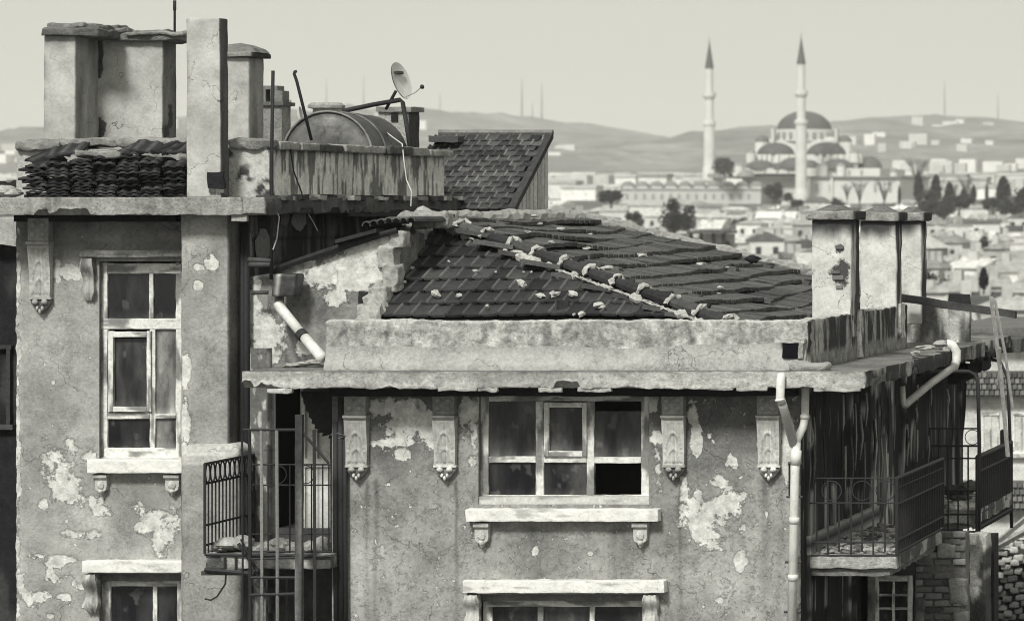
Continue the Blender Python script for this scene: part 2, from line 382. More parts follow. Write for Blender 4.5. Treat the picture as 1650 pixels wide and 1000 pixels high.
def interior(parent, x0, x1, y0, y1, Y0, Y1, tone=0.07):
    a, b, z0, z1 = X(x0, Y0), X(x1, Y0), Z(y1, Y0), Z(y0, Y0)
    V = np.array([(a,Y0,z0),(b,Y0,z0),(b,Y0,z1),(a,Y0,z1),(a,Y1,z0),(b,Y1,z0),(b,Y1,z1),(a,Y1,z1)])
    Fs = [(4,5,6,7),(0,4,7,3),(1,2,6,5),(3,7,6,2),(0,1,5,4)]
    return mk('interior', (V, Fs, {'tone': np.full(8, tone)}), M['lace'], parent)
def window(parent, Yf, bars, panes, sashes=(), dep=0.07, name='window'):
    w = empty(name, None, parent)
    k = rnd.randrange(999)
    fr = []
    for i, (a, b, c, d) in enumerate(bars):
        hz = (b-a) > (d-c)
        fr.append(pbox(a, b, c, d, Yf - 0.002*(i % 4), Yf + dep, res=0.025, amp=0.006, freq=9, rad=0.008, tone=flaky(0.74, 0.24, 0.45, 9, k+i, 3, hz), seed=k+i))
    mk('frame', join(fr), M['paint'], w)
    for i, S in enumerate(sashes):
        sp = [pbox(a, b, c, d, Yf - 0.035 - 0.002*(j % 4), Yf + 0.03, res=0.025, amp=0.005, freq=9, rad=0.006, tone=flaky(0.74, 0.25, 0.42, 9, k+j+40, 3, (b-a) > (d-c)), seed=k+j) for j, (a, b, c, d) in enumerate(S)]
        mk('sash', join(sp), M['paint'], w)
    for i, (a, b, c, d, t) in enumerate(panes):
        g = pbox(a, b, c, d, Yf + dep*0.5, Yf + dep*0.5 + 0.006, res=0.02, tone=lambda V, t=t, q=k+i: t*(0.35 + 1.3*sstep(.35, .7, fbm(V[:,0]*5, 0, V[:,2]*0.9, 4, q))) + t*1.6*sstep(.12, 0, V[:,2]-V[:,2].min())*fbm(V[:,0]*9, 0, V[:,2]*4, 3, q+3) + .05*sstep(.66, .72, fbm(V[:,0]*7, 2, V[:,2]*5, 4, q+9)))
        M_ = Matrix.Rotation(math.radians(rnd.uniform(-0.6, 0.6)), 4, 'Z'); cpt = P((a+b)/2, (c+d)/2, Yf)
        mk('pane', xf(g, Matrix.Translation(cpt) @ M_ @ Matrix.Translation(-cpt)), M['glass'], w)
    return w
def scroll_bracket(parent, px0, px1, py0, py1, Y, dep=0.14, tone=0.45):
    x0, x1, z0, z1 = X(px0, Y), X(px1, Y), Z(py1, Y), Z(py0, Y); h = z1-z0; w = x1-x0; cx = (x0+x1)/2
    def wp(V):
        k = (z1-V[:,2])/h; out = V.copy(); fr = V[:,1] < Y - 0.01
        out[fr, 1] = Y - dep*(0.95 - 0.55*k[fr] + 0.22*np.sin(k[fr]*9.5)) - 0.012*np.cos((V[fr,0]-cx)/w*14)
        out[:,0] = cx + (V[:,0]-cx)*(1 - 0.35*sstep(0.78, 1.0, k) - 0.10*np.cos(k*12))
        return out
    g = rbox(x0, x1, Y-dep, Y, z0, z1, res=0.014, tone=flaky(tone*1.15, tone*0.55, 0.47, 10, int(px0)), warp=wp)
    return mk('bracket', g, M['paint'], parent, smooth=True)
def sill_bracket(parent, px0, px1, py0, py1, Y, dep=0.12):
    x0, x1, z0, z1 = X(px0, Y), X(px1, Y), Z(py1, Y), Z(py0, Y); h = z1-z0; w = x1-x0; c = (x0+x1)/2
    pl = [(x0, z1), (x1, z1), (x1, z1-0.55*h), (x1-0.06*w, z1-0.72*h), (c+0.22*w, z1-0.8*h), (c, z0), (c-0.22*w, z1-0.8*h), (x0+0.06*w, z1-0.72*h), (x0, z1-0.55*h)]
    g = [prism(pl[::-1], Y-dep*0.7, Y, tone=0.5), rbox(x0-0.01, x1+0.01, Y-dep, Y, z1-0.16*h, z1, res=0.05, tone=0.42), blob((c, Y-dep*0.7, z1-0.5*h), (w*0.3, 0.035, h*0.2), 2, tone=0.55), blob((c, Y-dep*0.7, z1-0.78*h), (w*0.2, 0.03, h*0.12), 3, tone=0.55)]
    return mk('bracket', join(g), M['paint'], parent)

# ------------------------------------------------------------------ the main building with the tiled hip roof
YC, YP, YW = 43.0, 43.4, 43.55
main = empty('apartment_building', (X(900, YW), 50, 0))
tag(main, 'grey peeling plaster building with dark tiled hip roof, deep concrete cornice and a three-light window', 'building')
patches = [(668, 672, 62, 30), (690, 690, 48, 22), (620, 655, 26, 18), (712, 708, 26, 16), (765, 690, 17, 62), (752, 665, 14, 30), (1142, 832, 46, 42), (1165, 812, 38, 28), (1120, 818, 22, 30), (1150, 862, 26, 22),
           (1102, 790, 10, 22), (1158, 776, 16, 14), (1196, 800, 13, 14), (1052, 650, 13, 18), (1118, 672, 8, 30), (1122, 710, 9, 26), (1228, 700, 9, 46), (1058, 705, 14, 14), (1060, 760, 9, 40), (1192, 905, 10, 16), (1160, 965, 9, 9),
           (862, 888, 6, 11), (950, 892, 6, 6), (640, 712, 46, 7), (648, 732, 12, 10), (1180, 745, 10, 12), (1235, 830, 4, 8), (1285, 850, 9, 90), (1283, 950, 9, 60), (1268, 720, 12, 50)]
def wall_attr(U, V):
    n = fbm(U/90, V/90, 0, 4, 3); n2 = fbm(U/22, V/22, 0, 4, 8)
    t = 0.32 + 0.13*(n-0.5)*2 + 0.08*(n2-0.5)*2
    t = t*(0.54 + 0.36*sstep(655, 800, V + 70*(n-0.5)) + 0.26*sstep(800, 940, V))                        # soot washed from the eave, with some eave shade put into the tone
    dk = np.exp(-((U-1180-20*(n-.5))/70)**2)*np.exp(-((V-700)/55)**2); t = t*(1-0.25*dk)
    for sx, y0, w in ((592, 770, 5), (605, 770, 4), (735, 772, 3), (1095, 775, 3), (1235, 770, 9), (1255, 700, 10), (560, 650, 7), (860, 845, 30), (1000, 850, 26)):
        a = np.exp(-((U-sx-6*(fbm(V/60, sx, 0, 2, 4)-.5))/w)**2)*sstep(y0-5, y0+8, V)*(1-0.6*sstep(y0, y0+260, V)); t = t*(1-0.42*a*(0.6+0.8*fbm(U/6, V/60, 0, 2, 6)))
    crk = np.exp(-((fbm(U/60, V/60, 0, 4, 21)-0.5)/0.006)**2)*ell(U, V, [(680, 720, 130, 40)]).clip(0, 1)
    pe = ell(U, V, patches)*np.where(ell(U, V, patches) > 0, 1.1, 1.6) + (fbm(U/24, V/24, 0, 5, 12)-0.5)*2.2 - 0.14
    pe = np.maximum(pe, (fbm(U/11, V/11, 0, 4, 31)-0.80)*7)
    pe = np.maximum(pe, crk*0.8-0.3)
    dsp = -0.006*(n-0.5) - 0.004*(n2-0.5) + 0.008*sstep(-0.06, 0.06, pe)
    return {'tone': t, 'peel': pe, 'disp': dsp}
brx = [535, 771, 1046, 1290]; bry = [618, 632, 812, 957, 1012]
def hole_main(u, v): return (u > 771) & (u < 1046) & (((v > 632) & (v < 812)) | (v > 957))
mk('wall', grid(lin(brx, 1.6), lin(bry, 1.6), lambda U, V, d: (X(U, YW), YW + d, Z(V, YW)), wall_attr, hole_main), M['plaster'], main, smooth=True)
zb = Z(1012, YW)
mk('lower_wall', rbox(X(535, YW), X(1290, YW), YW, YW+0.3, 0, zb, res=1.0, tone=0.33), M['plaster'], main)
x_r = X(1290, YW)
# reveals of the two openings
for y0, y1 in ((632, 812), (957, 1012)):
    rv = [pbox(766, 771, y0, y1, YW+0.03, YW+0.34, res=0.2, tone=0.2), pbox(1046, 1051, y0, y1, YW+0.03, YW+0.34, res=0.2, tone=0.25), pbox(766, 1051, y0-6, y0, YW+0.03, YW+0.34, res=0.2, tone=0.2)]
    mk('reveal', join(rv), M['plaster'], main)
# upper window: three lights over three, one sash standing proud, one light dropped, one lost
w1 = window(main, YW+0.12,
    [(774, 787, 634, 812), (1033, 1046, 634, 812), (787, 1033, 633, 646), (774, 1046, 797, 813), (863, 876, 646, 797), (945, 957, 646, 797), (787, 863, 735, 745), (876, 945, 735, 745), (957, 1033, 736, 746)],
    [(786, 864, 645, 736, 0.055), (786, 864, 744, 798, 0.022), (875, 946, 744, 798, 0.03), (884, 938, 655, 728, 0.065), (956, 1034, 662, 737, 0.045)],
    [[(876, 884, 648, 735), (938, 945, 648, 735), (884, 938, 648, 656), (884, 938, 726, 735)]])
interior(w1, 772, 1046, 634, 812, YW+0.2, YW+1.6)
mk('curtain', pbox(780, 868, 640, 800, YW+0.26, YW+0.27, res=0.03, tone=lambda V: 0.10+0.10*fbm(V[:,0]*14, 0, V[:,2]*0.6, 2, 4), warp=lambda V: V + np.stack([0*V[:,0], 0.02*np.sin(V[:,0]*45), 0*V[:,0]], 1)), M['lace'], w1)
mk('sill', pbox(750, 1060, 820, 840, YW-0.16, YW+0.15, res=0.02, amp=0.008, freq=9, rad=0.008, tone=flaky(0.80, 0.5, 0.36, 9, 4, 3, True)), M['whitewash'], w1)
mk('apron', pbox(772, 1047, 799, 821, YW+0.02, YW+0.2, res=0.03, amp=0.006, tone=flaky(0.58, 0.34, 0.46, 8, 9, 4, True)), M['paint'], w1)
sill_bracket(w1, 768, 790, 841, 881, YW); sill_bracket(w1, 1023, 1045, 841, 881, YW)
w2 = window(main, YW+0.14,
    [(778, 793, 966, 1012), (1034, 1048, 966, 1012), (778, 1048, 966, 977), (866, 875, 977, 1012), (950, 958, 977, 1012)],
    [(792, 867, 976, 1012, 0.03), (874, 951, 976, 1012, 0.04), (957, 1035, 976, 1012, 0.035)])
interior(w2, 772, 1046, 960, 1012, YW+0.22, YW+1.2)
mk('lintel', pbox(745, 1070, 935, 955, YW-0.17, YW+0.1, res=0.02, amp=0.010, freq=9, rad=0.006, tone=flaky(0.80, 0.4, 0.36, 9, 14, 4, True)), M['whitewash'], w2)
mk('head_board', pbox(772, 1046, 956, 967, YW+0.02, YW+0.2, res=0.05, tone=ptone(0.16, .4, 8)), M['oldwood'], w2)
scroll_bracket(w2, 753, 775, 956, 1012, YW); scroll_bracket(w2, 1040, 1062, 956, 1012, YW)
for px in (578, 720, 1088, 1241): corbel(main, px, 633, YW)

# cornice slab, ragged along its lower edge
z_t, z_b = Z(598, YC), Z(625, YC)
x_l, x_e = X(390, YC), X(1395, YC)
def cornice_tone(V):
    pp = pxof(V[:,0], V[:,1])
    t = 0.46*(1+0.45*(fbm(V[:,0]*3, V[:,1]*3, V[:,2]*5, 4, 2)-.5)*2)
    top = V[:,2] > z_t-0.005
    t = np.where(top, 0.20*(0.5+1.0*fbm(V[:,0]*2.2, V[:,1]*2.2, 0, 5, 7)), t)
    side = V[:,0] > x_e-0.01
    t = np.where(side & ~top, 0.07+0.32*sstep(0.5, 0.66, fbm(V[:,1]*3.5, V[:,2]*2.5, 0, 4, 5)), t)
    t = t*(1-0.55*sstep(0.035, 0.0, z_t-V[:,2])*~top*sstep(0.42, 0.55, fbm(V[:,0]*2.5, 0, 0, 3, 6)))
    return t
def cornice_warp(V):
    out = V.copy(); low = sstep(z_t-0.08, z_b, V[:,2]); fr = (V[:,1] < YC+0.06) | (V[:,0] > x_e-0.06)
    rag = (fbm(V[:,0]*5.0, V[:,1]*5.0, 0, 5, 4)-0.5)*0.06 + 0.09*sstep(0.60, 0.66, fbm(V[:,0]*1.6, V[:,1]*1.6, 0, 5, 34)) - 0.05*sstep(0.58, 0.7, fbm(V[:,0]*5, V[:,1]*5, 0, 3, 15))*0
    out[:,2] += np.where(fr, rag*low, 0)
    out[:,1] += np.where(V[:,1] < YC+0.06, -low*0.02 + (fbm(V[:,0]*6, 0, V[:,2]*6, 3, 8)-.5)*0.03, 0)
    brk = V[:,0] > x_e-0.3
    bite = sstep(0.52, 0.68, fbm(V[:,1]*1.1, 3.3, 0, 4, 18))*sstep(46.0, 46.8, V[:,1])*0.24 + 0.10*(fbm(V[:,1]*4, 1, V[:,2]*3, 3, 28)-.5)
    out[:,0] -= np.where(V[:,0] > x_e-0.25, np.maximum(bite, -0.03), 0)
    return out
edge_n = lin([0, 1], 0.004)
def ring_slab(x0, x1, y0, y1, z0, z1, tone, warp, res=0.03, inner=0.5, seed=0):
    # fine strips along the front and right edge, a coarse deck behind
    a = rbox(x0, x1, y0, y0+inner, z0, z1, res=.02, amp=0.009, freq=14, rad=0.006, tone=tone, warp=warp, seed=seed)
    b = rbox(x1-1.6, x1-0.001, y0+inner+0.001, y1, z0+0.002, z1-0.002, res=res*1.6, amp=0.010, freq=6, rad=0.012, tone=tone, warp=warp, seed=seed)
    c = rbox(x0+0.001, x1-1.601, y0+inner+0.001, y1, z0+0.003, z1-0.003, res=0.25, tone=tone)
    return [('cornice', a), ('cornice', b), ('deck', c)]
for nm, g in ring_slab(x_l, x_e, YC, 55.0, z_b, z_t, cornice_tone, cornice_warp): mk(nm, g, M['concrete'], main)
mk('eave_shade_strip', rbox(X(537, YW), X(1288, YW), YW-.16, YW+.02, Z(637, YW), z_b+.01, res=.06, amp=.008, freq=5, tone=ptone(.025, .4, 5)), M['oldwood'], main)  # near-black strip added as the band of shade under the cornice
# splinters of render hanging from the lower edge
for i, (pa, pb, py) in enumerate(((642, 700, 624), (705, 768, 627), (770, 800, 628), (868, 905, 629), (1140, 1180, 626), (1185, 1235, 627), (1310, 1385, 628), (430, 470, 631), (930, 985, 628))):
    mk('render_flake', pbox(pa, pb, py-4, py+3, YC-0.02, YC+0.06, res=0.02, amp=0.02, freq=9, rad=0.01, tone=ptone(0.5, .3, 8), seed=i), M['concrete'], main)

# parapet: rough upper band, smooth fillet below
z_pt = Z(516, YP); x_pr = X(1303, YP); x_pl = X(524, YP)
def parapet_tone(V):
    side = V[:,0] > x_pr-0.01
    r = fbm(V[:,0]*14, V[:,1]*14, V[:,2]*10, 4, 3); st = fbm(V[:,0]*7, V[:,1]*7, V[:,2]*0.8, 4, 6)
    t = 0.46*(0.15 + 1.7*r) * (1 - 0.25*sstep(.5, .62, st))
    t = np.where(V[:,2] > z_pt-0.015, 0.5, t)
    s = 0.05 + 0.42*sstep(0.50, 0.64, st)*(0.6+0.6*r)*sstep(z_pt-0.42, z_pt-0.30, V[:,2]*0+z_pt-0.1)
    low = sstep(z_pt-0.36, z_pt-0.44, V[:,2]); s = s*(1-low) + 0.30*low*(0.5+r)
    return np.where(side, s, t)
def parapet_warp(V):
    out = V.copy(); up = V[:,2] > z_pt-0.25
    out[:,2] += np.where(up, (fbm(V[:,0]*2.5, V[:,1]*2.5, 0, 4, 9)-.5)*0.035, 0)
    return out
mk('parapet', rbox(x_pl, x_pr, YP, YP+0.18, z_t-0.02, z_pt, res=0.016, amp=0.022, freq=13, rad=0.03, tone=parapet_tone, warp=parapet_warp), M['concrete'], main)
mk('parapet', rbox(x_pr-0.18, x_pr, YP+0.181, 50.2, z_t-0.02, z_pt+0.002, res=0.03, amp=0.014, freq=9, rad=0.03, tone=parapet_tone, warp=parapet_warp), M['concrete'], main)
def fillet_warp(V):
    out = V.copy(); top = V[:,2] > z_t+0.1
    out[:,2] += np.where(top, (fbm(V[:,0]*1.3, 0, 0, 4, 19)-.5)*0.10, 0)
    k = sstep(z_t, z_t+0.26, V[:,2]); out[:,1] += np.where(V[:,1] < YP, 0.085*k - 0.02, 0)
    return out
mk('fillet', rbox(x_pl+0.02, X(1300, YP), YP-0.10, YP+0.05, z_t-0.01, Z(556, YP), res=0.03, amp=0.008, freq=5, tone=ptone(0.38, 0.18, 2.5, 4), warp=fillet_warp), M['plaster'], main)
# the scupper hole with its broken lip
mk('scupper', pbox(1261, 1289, 551, 577, YP-0.115, YP+0.02, res=0.02, amp=0.012, freq=8, tone=0.006), M['oldwood'], main)
mk('scupper_lip', join([pbox(1256, 1296, 545, 552, YP-0.13, YP, res=0.02, amp=0.025, freq=14, tone=0.55), pbox(1286, 1294, 552, 577, YP-0.125, YP, res=0.02, amp=0.02, freq=12, tone=0.4),
    pbox(1270, 1334, 583, 599, YP-0.22, YP-0.02, res=0.02, amp=0.035, freq=7, rad=0.05, tone=0.42)]), M['mortar'], main)

# hip roof
ye, ze, xc = 44.0, Z(530, 44.0), X(1172, 44.0)           # front eave, eave height, front right corner
ya, xa, za = 47.2, X(690, 47.2), Z(355, 47.2)            # hip apex
yb = 54.7; yk = 57.1                                     # back end of the ridge, back eave
xe0 = X(598, 44.0); xl = X(415, 45.0); zl = Z(441, 45.0)
roof_V = np.array([(xa, ye, ze), (xc, ye, ze), (xa, ya, za), (xa, yb, za), (xc, yk, ze), (xa, yk, ze), (xl, 45.1, zl), (xa, 45.1, za), (xl, yb, zl), (xl, yk, ze), (xe0, ye, ze), (xe0-.05, 45.0, ze+(za-ze)*(45.0-ye)/(ya-ye)), (xe0-.05, 45.0, ze)], float)
roof_V[:, 2] -= 0.05
roof_F = [(10, 1, 2), (1, 4, 3, 2), (4, 5, 3), (6, 7, 3, 8), (10, 11, 12)]
roof = mk('roof', (roof_V, roof_F, {'tone': np.full(13, 0.03)}), M['tile'], main)
n_tile = 0
def slope_frame(o, up, nrm):
    up = up.normalized(); nrm = nrm.normalized(); sx = up.cross(nrm).normalized()
    return Matrix(((sx.x, up.x, nrm.x, o.x), (sx.y, up.y, nrm.y, o.y), (sx.z, up.z, nrm.z, o.z), (0, 0, 0, 1)))
upF = Vector((0, ya-ye, za-ze)); LF = upF.length; nF = Vector((0, -(za-ze), ya-ye))
exF, wF = 0.362, 0.2045
for r in range(1, 10):
    s = r*exF; k = s/LF
    if k > 0.985: break
    xmax = xc + (xa-xc)*k; x0 = xe0 + (X(700, ya)-xe0)*k - 0.02 + (0.10 if r % 2 else 0.0)
    j = 0
    while True:
        x = x0 + j*wF; j += 1
        if x > xmax + 0.02: break
        o = Vector((x, ye, ze)) + upF.normalized()*s + nF.normalized()*(0.035 + 0.012*math.sin(x*2.1+r))
        Mx = slope_frame(o, upF, nF) @ Matrix.Rotation(math.radians(rnd.gauss(0, 1.1)), 4, 'Z') @ Matrix.Rotation(math.radians(-4.8 + rnd.gauss(0, 0.6)), 4, 'X') @ Matrix.Rotation(math.radians(rnd.gauss(0, 1.2)), 4, 'Y')
        inst('tile', tile_me, Mx, roof); n_tile += 1
# right slope: courses run away from the eye, sagging; tiles there are a few pixels wide
upR = Vector((xa-xc, 0, za-ze)); LR = upR.length; nR = Vector((za-ze, 0, xc-xa)); exR = LR/11.6
parts = []; TGR = tile_geom(0.214, 0.43, 0.26)
for r in range(0, 12):
    s = r*exR; k = (s+0.1)/LR; k = min(k, 1)
    y0 = ye + (ya-ye)*k; y1 = yk + (yb-yk)*k
    y = y0 - 0.1 + 0.1*(r % 2)
    while y < y1:
        sag = 0.07*(fbm(y*0.5, r*0.45, 0, 2, 44)-0.5)*2 + 0.003*rnd.gauss(0, 1)
        slip = 0.16*(fbm(y*0.45+9, r*0.6, 0, 2, 54)-0.5)*2 + (rnd.uniform(-0.16, 0) if rnd.random() < 0.025 else 0)
        o = Vector((xc, y, ze)) + upR.normalized()*(s+slip) + nR.normalized()*(0.05+sag)
        Mx = slope_frame(o, upR, nR) @ Matrix.Rotation(math.radians(-7.0+rnd.gauss(0, 0.2)), 4, 'X') @ Matrix.Diagonal((1, 1.16, 0.2, 1))
        g = xf(TGR, Mx); parts.append((g[0], g[1], {'tone': np.full(len(g[0]), 0.062*rnd.uniform(0.7, 1.35))})); y += 0.205
tag(mk('tile_courses', join(parts), M['tile'], roof), kind='stuff')
# left slope seen edge-on: pantiles at the verge and the dark barge edge
for i in range(7):
    p = P(592+i*12, 361-i*1.2+abs(i-3)*1.0, 45.0)
    a = [(p.x + 0.055*math.cos(t), p.z + 0.06*math.sin(t)) for t in np.linspace(0, math.pi, 7)]
    b = [(p.x + 0.042*math.cos(t), p.z + 0.045*math.sin(t)) for t in np.linspace(math.pi, 0, 7)]
    mk('verge_tile', prism((a+b)[::-1], 44.95, 46.2, tone=0.10), M['tile'], roof)
mk('barge_edge', tube([P(438, 436, 44.93), P(470, 424, 44.93), P(540, 401, 44.93), P(600, 382, 44.93), P(640, 371, 44.93)], [0.05, 0.04, 0.05, 0.045, 0.04], 6, tone=0.03), M['oldwood'], roof)
mk('slipped_board', rbox(X(540, 44.8), X(606, 44.8), 44.8, 45.1, Z(392, 44.8), Z(386, 44.8), res=0.1, tone=0.035, warp=lambda V: V + np.stack([0*V[:,0], 0*V[:,0], (V[:,0]-X(540, 44.8))*0.27], 1)), M['oldwood'], roof)
# mortar up the left edge of the front slope and along the ridge
k = 0
ts = np.linspace(0, 1, 46)
g = tube([(xe0+(X(700, ya)-xe0)*t-.10+.03*math.sin(t*17), ye+(ya-ye)*t, ze+(za-ze)*t+.03) for t in ts], [.08+.10*float(fbm(t*9, 3, 0, 3, 15)) for t in ts], 9, tone=.5); g[0][:] += (nprng.random(g[0].shape)-.5)*.05
mk('mortar_bed', g, M['mortar'], roof)
g = tube([(xa-.02, ya-.9+(yb-ya+.9)*t, za+.0) for t in ts], [.09+.06*float(fbm(t*16, 7, 0, 3, 25)) for t in ts], 10, tone=.44); g[0][:] += (nprng.random(g[0].shape)-.5)*.035
mk('mortar_bed', g, M['mortar'], roof)
ts = np.linspace(0, 1, 70)                               # back hip: one low line of mortar
g = tube([(xa+(xc-xa)*t, yb+(yk-yb)*t, za+(ze-za)*t+.03) for t in ts], [.06+.05*float(fbm(t*22, 1, 0, 3, 5)) for t in ts], 8, tone=.42); g[0][:] += (nprng.random(g[0].shape)-.5)*.03
mk('mortar_bed', g, M['mortar'], roof)
# hip caps: half-round tiles butted down the hip with white mortar at each joint
hipa, hipc = Vector((xa+0.1, ya-0.05, za+0.02)), Vector((xc, ye, ze+0.06))
hd = (hipc-hipa); hl = hd.length; hu = hd.normalized(); hs = hu.cross(Vector((0,0,1))).normalized(); hn = hs.cross(hu)
NH = 11
for i in range(NH):
    p0 = hipa + hu*(hl*(i/NH)); p1 = hipa + hu*(hl*((i+1.06)/NH))
    V = []; m = 7
    for p, rr in ((p0, 0.065), (p1, 0.10)):
        for a in np.linspace(-0.15*math.pi, 1.15*math.pi, m): V.append(p + hs*math.cos(a)*rr + hn*(math.sin(a)*rr*0.95+0.02))
    for p, rr in ((p0, 0.045), (p1, 0.08)):
        for a in np.linspace(-0.15*math.pi, 1.15*math.pi, m): V.append(p + hs*math.cos(a)*rr + hn*(math.sin(a)*rr*0.95+0.02))
    Fs = [(q, q+1, m+q+1, m+q) for q in range(m-1)] + [(2*m+q+1, 2*m+q, 3*m+q, 3*m+q+1) for q in range(m-1)] + [(m+q, m+q+1, 3*m+q+1, 3*m+q) for q in range(m-1)] + [(q+1, q, 2*m+q, 2*m+q+1) for q in range(m-1)]
    mk('hip_cap', (np.array([tuple(v) for v in V]), Fs, {'tone': np.full(4*m, 0.055*rnd.uniform(0.6, 1.4))}), M['tile'], roof)
    col = [p1 + hs*math.cos(a)*(0.097+0.02*rnd.random()) + hn*(math.sin(a)*0.094+0.012) + hu*rnd.uniform(-.03, .03) for a in np.linspace(0.0, 1.05*math.pi, 9)]
    g = tube(col, [rnd.uniform(.012, .042) for _ in col], 7, tone=.6); g[0][:] += (nprng.random(g[0].shape)-.5)*.022
    mk('hip_mortar', g, M['mortar'], roof)
for off, sd in ((.135, 11), (.17, 12), (-.135, 13)):          # mortar bedding squeezed out along the foot of the caps, broken away in places
    ts = np.linspace(0, 1, 150); nz_ = [float(fbm(t*34, sd, 0, 3, sd)) for t in ts]
    g = tube([hipa + hu*(hl*t) + hs*(off + .05*(n_-.5)) - hn*.035 for t, n_ in zip(ts, nz_)], [min(.055, max(.004, (n_-.5)*.36)) if off > 0 else max(.003, (n_-.58)*.3) for n_ in nz_], 7, tone=.6)
    g[0][:] += (nprng.random(g[0].shape)-.5)*.022
    mk('hip_mortar', g, M['mortar'], roof)

# front-facing gable wall left of the hip
YG = 45.0
def gable_top(px): return np.interp(px, [398, 440, 470, 540, 630, 640], [446, 440, 428, 404, 376, 376])
def gable_attr(U, V):
    n = fbm(U/40, V/40, 0, 4, 2); n2 = fbm(U/14, V/14, 0, 4, 4)
    t = 0.26 + 0.30*(n-0.5) + 0.2*(n2-.5)
    dk = ell(U, V, [(555, 500, 45, 60), (470, 500, 40, 50)]).clip(0, 1); t = t*(1-0.45*dk*sstep(.4, .6, n2))
    lp = [(560, 440, 70, 32), (600, 415, 46, 38), (520, 445, 30, 22), (620, 450, 26, 34), (545, 480, 22, 16), (430, 540, 32, 50), (425, 570, 30, 22), (415, 480, 14, 30), (490, 560, 16, 14), (600, 490, 16, 24)]
    pe = ell(U, V, lp)*np.where(ell(U, V, lp) > 0, 1.2, 2.2) + (fbm(U/20, V/20, 0, 4, 12)-.5)*1.5
    for sx in (447, 458, 428): t = t*(1-0.5*np.exp(-((U-sx-(V-480)*0.35)/5)**2)*sstep(480, 500, V))
    return {'tone': t.clip(0.05, 0.7), 'peel': pe, 'disp': -0.03*(n-0.5) - 0.012*(n2-.5)}
def gable_pos(U, V, d):
    top = gable_top(U); vv = top + (592-top)*V; return X(U, YG), YG + d, Z(vv, YG)
def gable_attr2(U, V): top = gable_top(U); return gable_attr(U, top + (592-top)*V)
mk('gable_wall', grid(lin([398, 632], 1.7), np.linspace(0, 1, 110), gable_pos, gable_attr2), M['plaster'], main, smooth=True)
mk('gable_return', rbox(X(622, YG), X(632, YG), YG+0.01, YG+1.3, z_t, Z(378, YG), res=0.04, amp=0.02, freq=6, tone=ptone(0.24, .4, 5)), M['concrete'], main)
mk('gable_core', rbox(X(400, YG), X(622, YG), YG+0.06, YG+0.4, z_t, Z(446, YG), res=1, tone=.2), M['concrete'], main)
# broken masonry at the foot of the slope's left edge
for i, (p0, p1, q0, q1, Yq, am) in enumerate(((608, 634, 396, 432, 44.93, .05), (616, 640, 428, 470, 44.85, .06), (596, 622, 462, 516, 44.6, .06), (574, 600, 490, 514, 44.7, .05), (626, 650, 372, 400, 44.95, .04), (664, 720, 342, 368, 46.2, .06))):
    mk('broken_masonry', pbox(p0, p1, q0, q1, Yq, Yq+.3, res=.03, amp=am*.7, freq=12, rad=.03, tone=lambda V, k=i: (.5 if k < 5 else .44)*(.35+1.2*fbm(V[:,0]*14, V[:,1]*14, V[:,2]*14, 4, k)), seed=i+40), M['mortar'], main)
mk('broken_niche', pbox(576, 597, 470, 506, YG-0.03, YG+0.02, res=0.02, amp=0.03, freq=6, rad=0.01, tone=0.03), M['oldwood'], main)

# three chimneys in a row along the right parapet
def chimney(px0, px1, py0, Y0, dep, cap, seed, peel_l):
    c = empty('chimney', None, main)
    x0, x1 = X(px0, Y0), X(px1, Y0); zt = Z(py0, Y0); zc = Z(py0-14, Y0)
    def tn(V):
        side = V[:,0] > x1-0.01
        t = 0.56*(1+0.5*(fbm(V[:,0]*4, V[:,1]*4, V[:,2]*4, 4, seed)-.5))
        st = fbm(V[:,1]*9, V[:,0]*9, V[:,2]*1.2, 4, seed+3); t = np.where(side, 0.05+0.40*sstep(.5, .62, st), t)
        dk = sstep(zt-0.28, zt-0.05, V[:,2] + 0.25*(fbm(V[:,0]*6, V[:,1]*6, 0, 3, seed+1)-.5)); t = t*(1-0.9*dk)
        return t
    g = rbox(x0, x1, Y0, Y0+dep, z_pt-0.3, zt, res=0.03, amp=0.012, freq=6, rad=0.02, tone=tn, seed=seed)
    q = g[0]; U = pxof(q[:,0], Y0); Vp = pyof(q[:,2], Y0)
    g[2]['peel'] = np.where(q[:,1] < Y0+0.05, ell(U, Vp, peel_l) + (fbm(U/9, Vp/9, 0, 3, seed)-.5)*1.2, -9)
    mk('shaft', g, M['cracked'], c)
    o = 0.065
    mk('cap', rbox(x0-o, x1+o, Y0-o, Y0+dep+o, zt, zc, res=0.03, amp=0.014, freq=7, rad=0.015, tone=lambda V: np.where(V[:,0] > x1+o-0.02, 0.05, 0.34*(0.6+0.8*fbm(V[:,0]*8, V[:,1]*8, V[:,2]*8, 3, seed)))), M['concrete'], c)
    cx, cy = (x0+x1)/2, Y0+dep/2; w, d = (x1-x0)/2+0.0, dep/2
    V = np.array([(cx-w, cy-d, zc-0.01), (cx+w, cy-d, zc-0.01), (cx+w, cy+d, zc-0.01), (cx-w, cy+d, zc-0.01), (cx-w*.3, cy-d*.3, zc+0.075), (cx+w*.3, cy-d*.3, zc+0.075), (cx+w*.3, cy+d*.3, zc+0.075), (cx-w*.3, cy+d*.3, zc+0.075)])
    mk('cap_top', (V, [(0,1,5,4), (1,2,6,5), (2,3,7,6), (3,0,4,7), (4,5,6,7)], {'tone': np.full(8, 0.16)}), M['concrete'], c)
    return c
chimney(1308, 1372, 354, 46.08, 0.55, 0, 3, [(1354, 440, 13, 18), (1352, 400, 7, 6)])
chimney(1386, 1445, 356, 49.33, 0.40, 0, 5, [])
chimney(1447, 1485, 356, 51.35, 0.42, 0, 9, [])
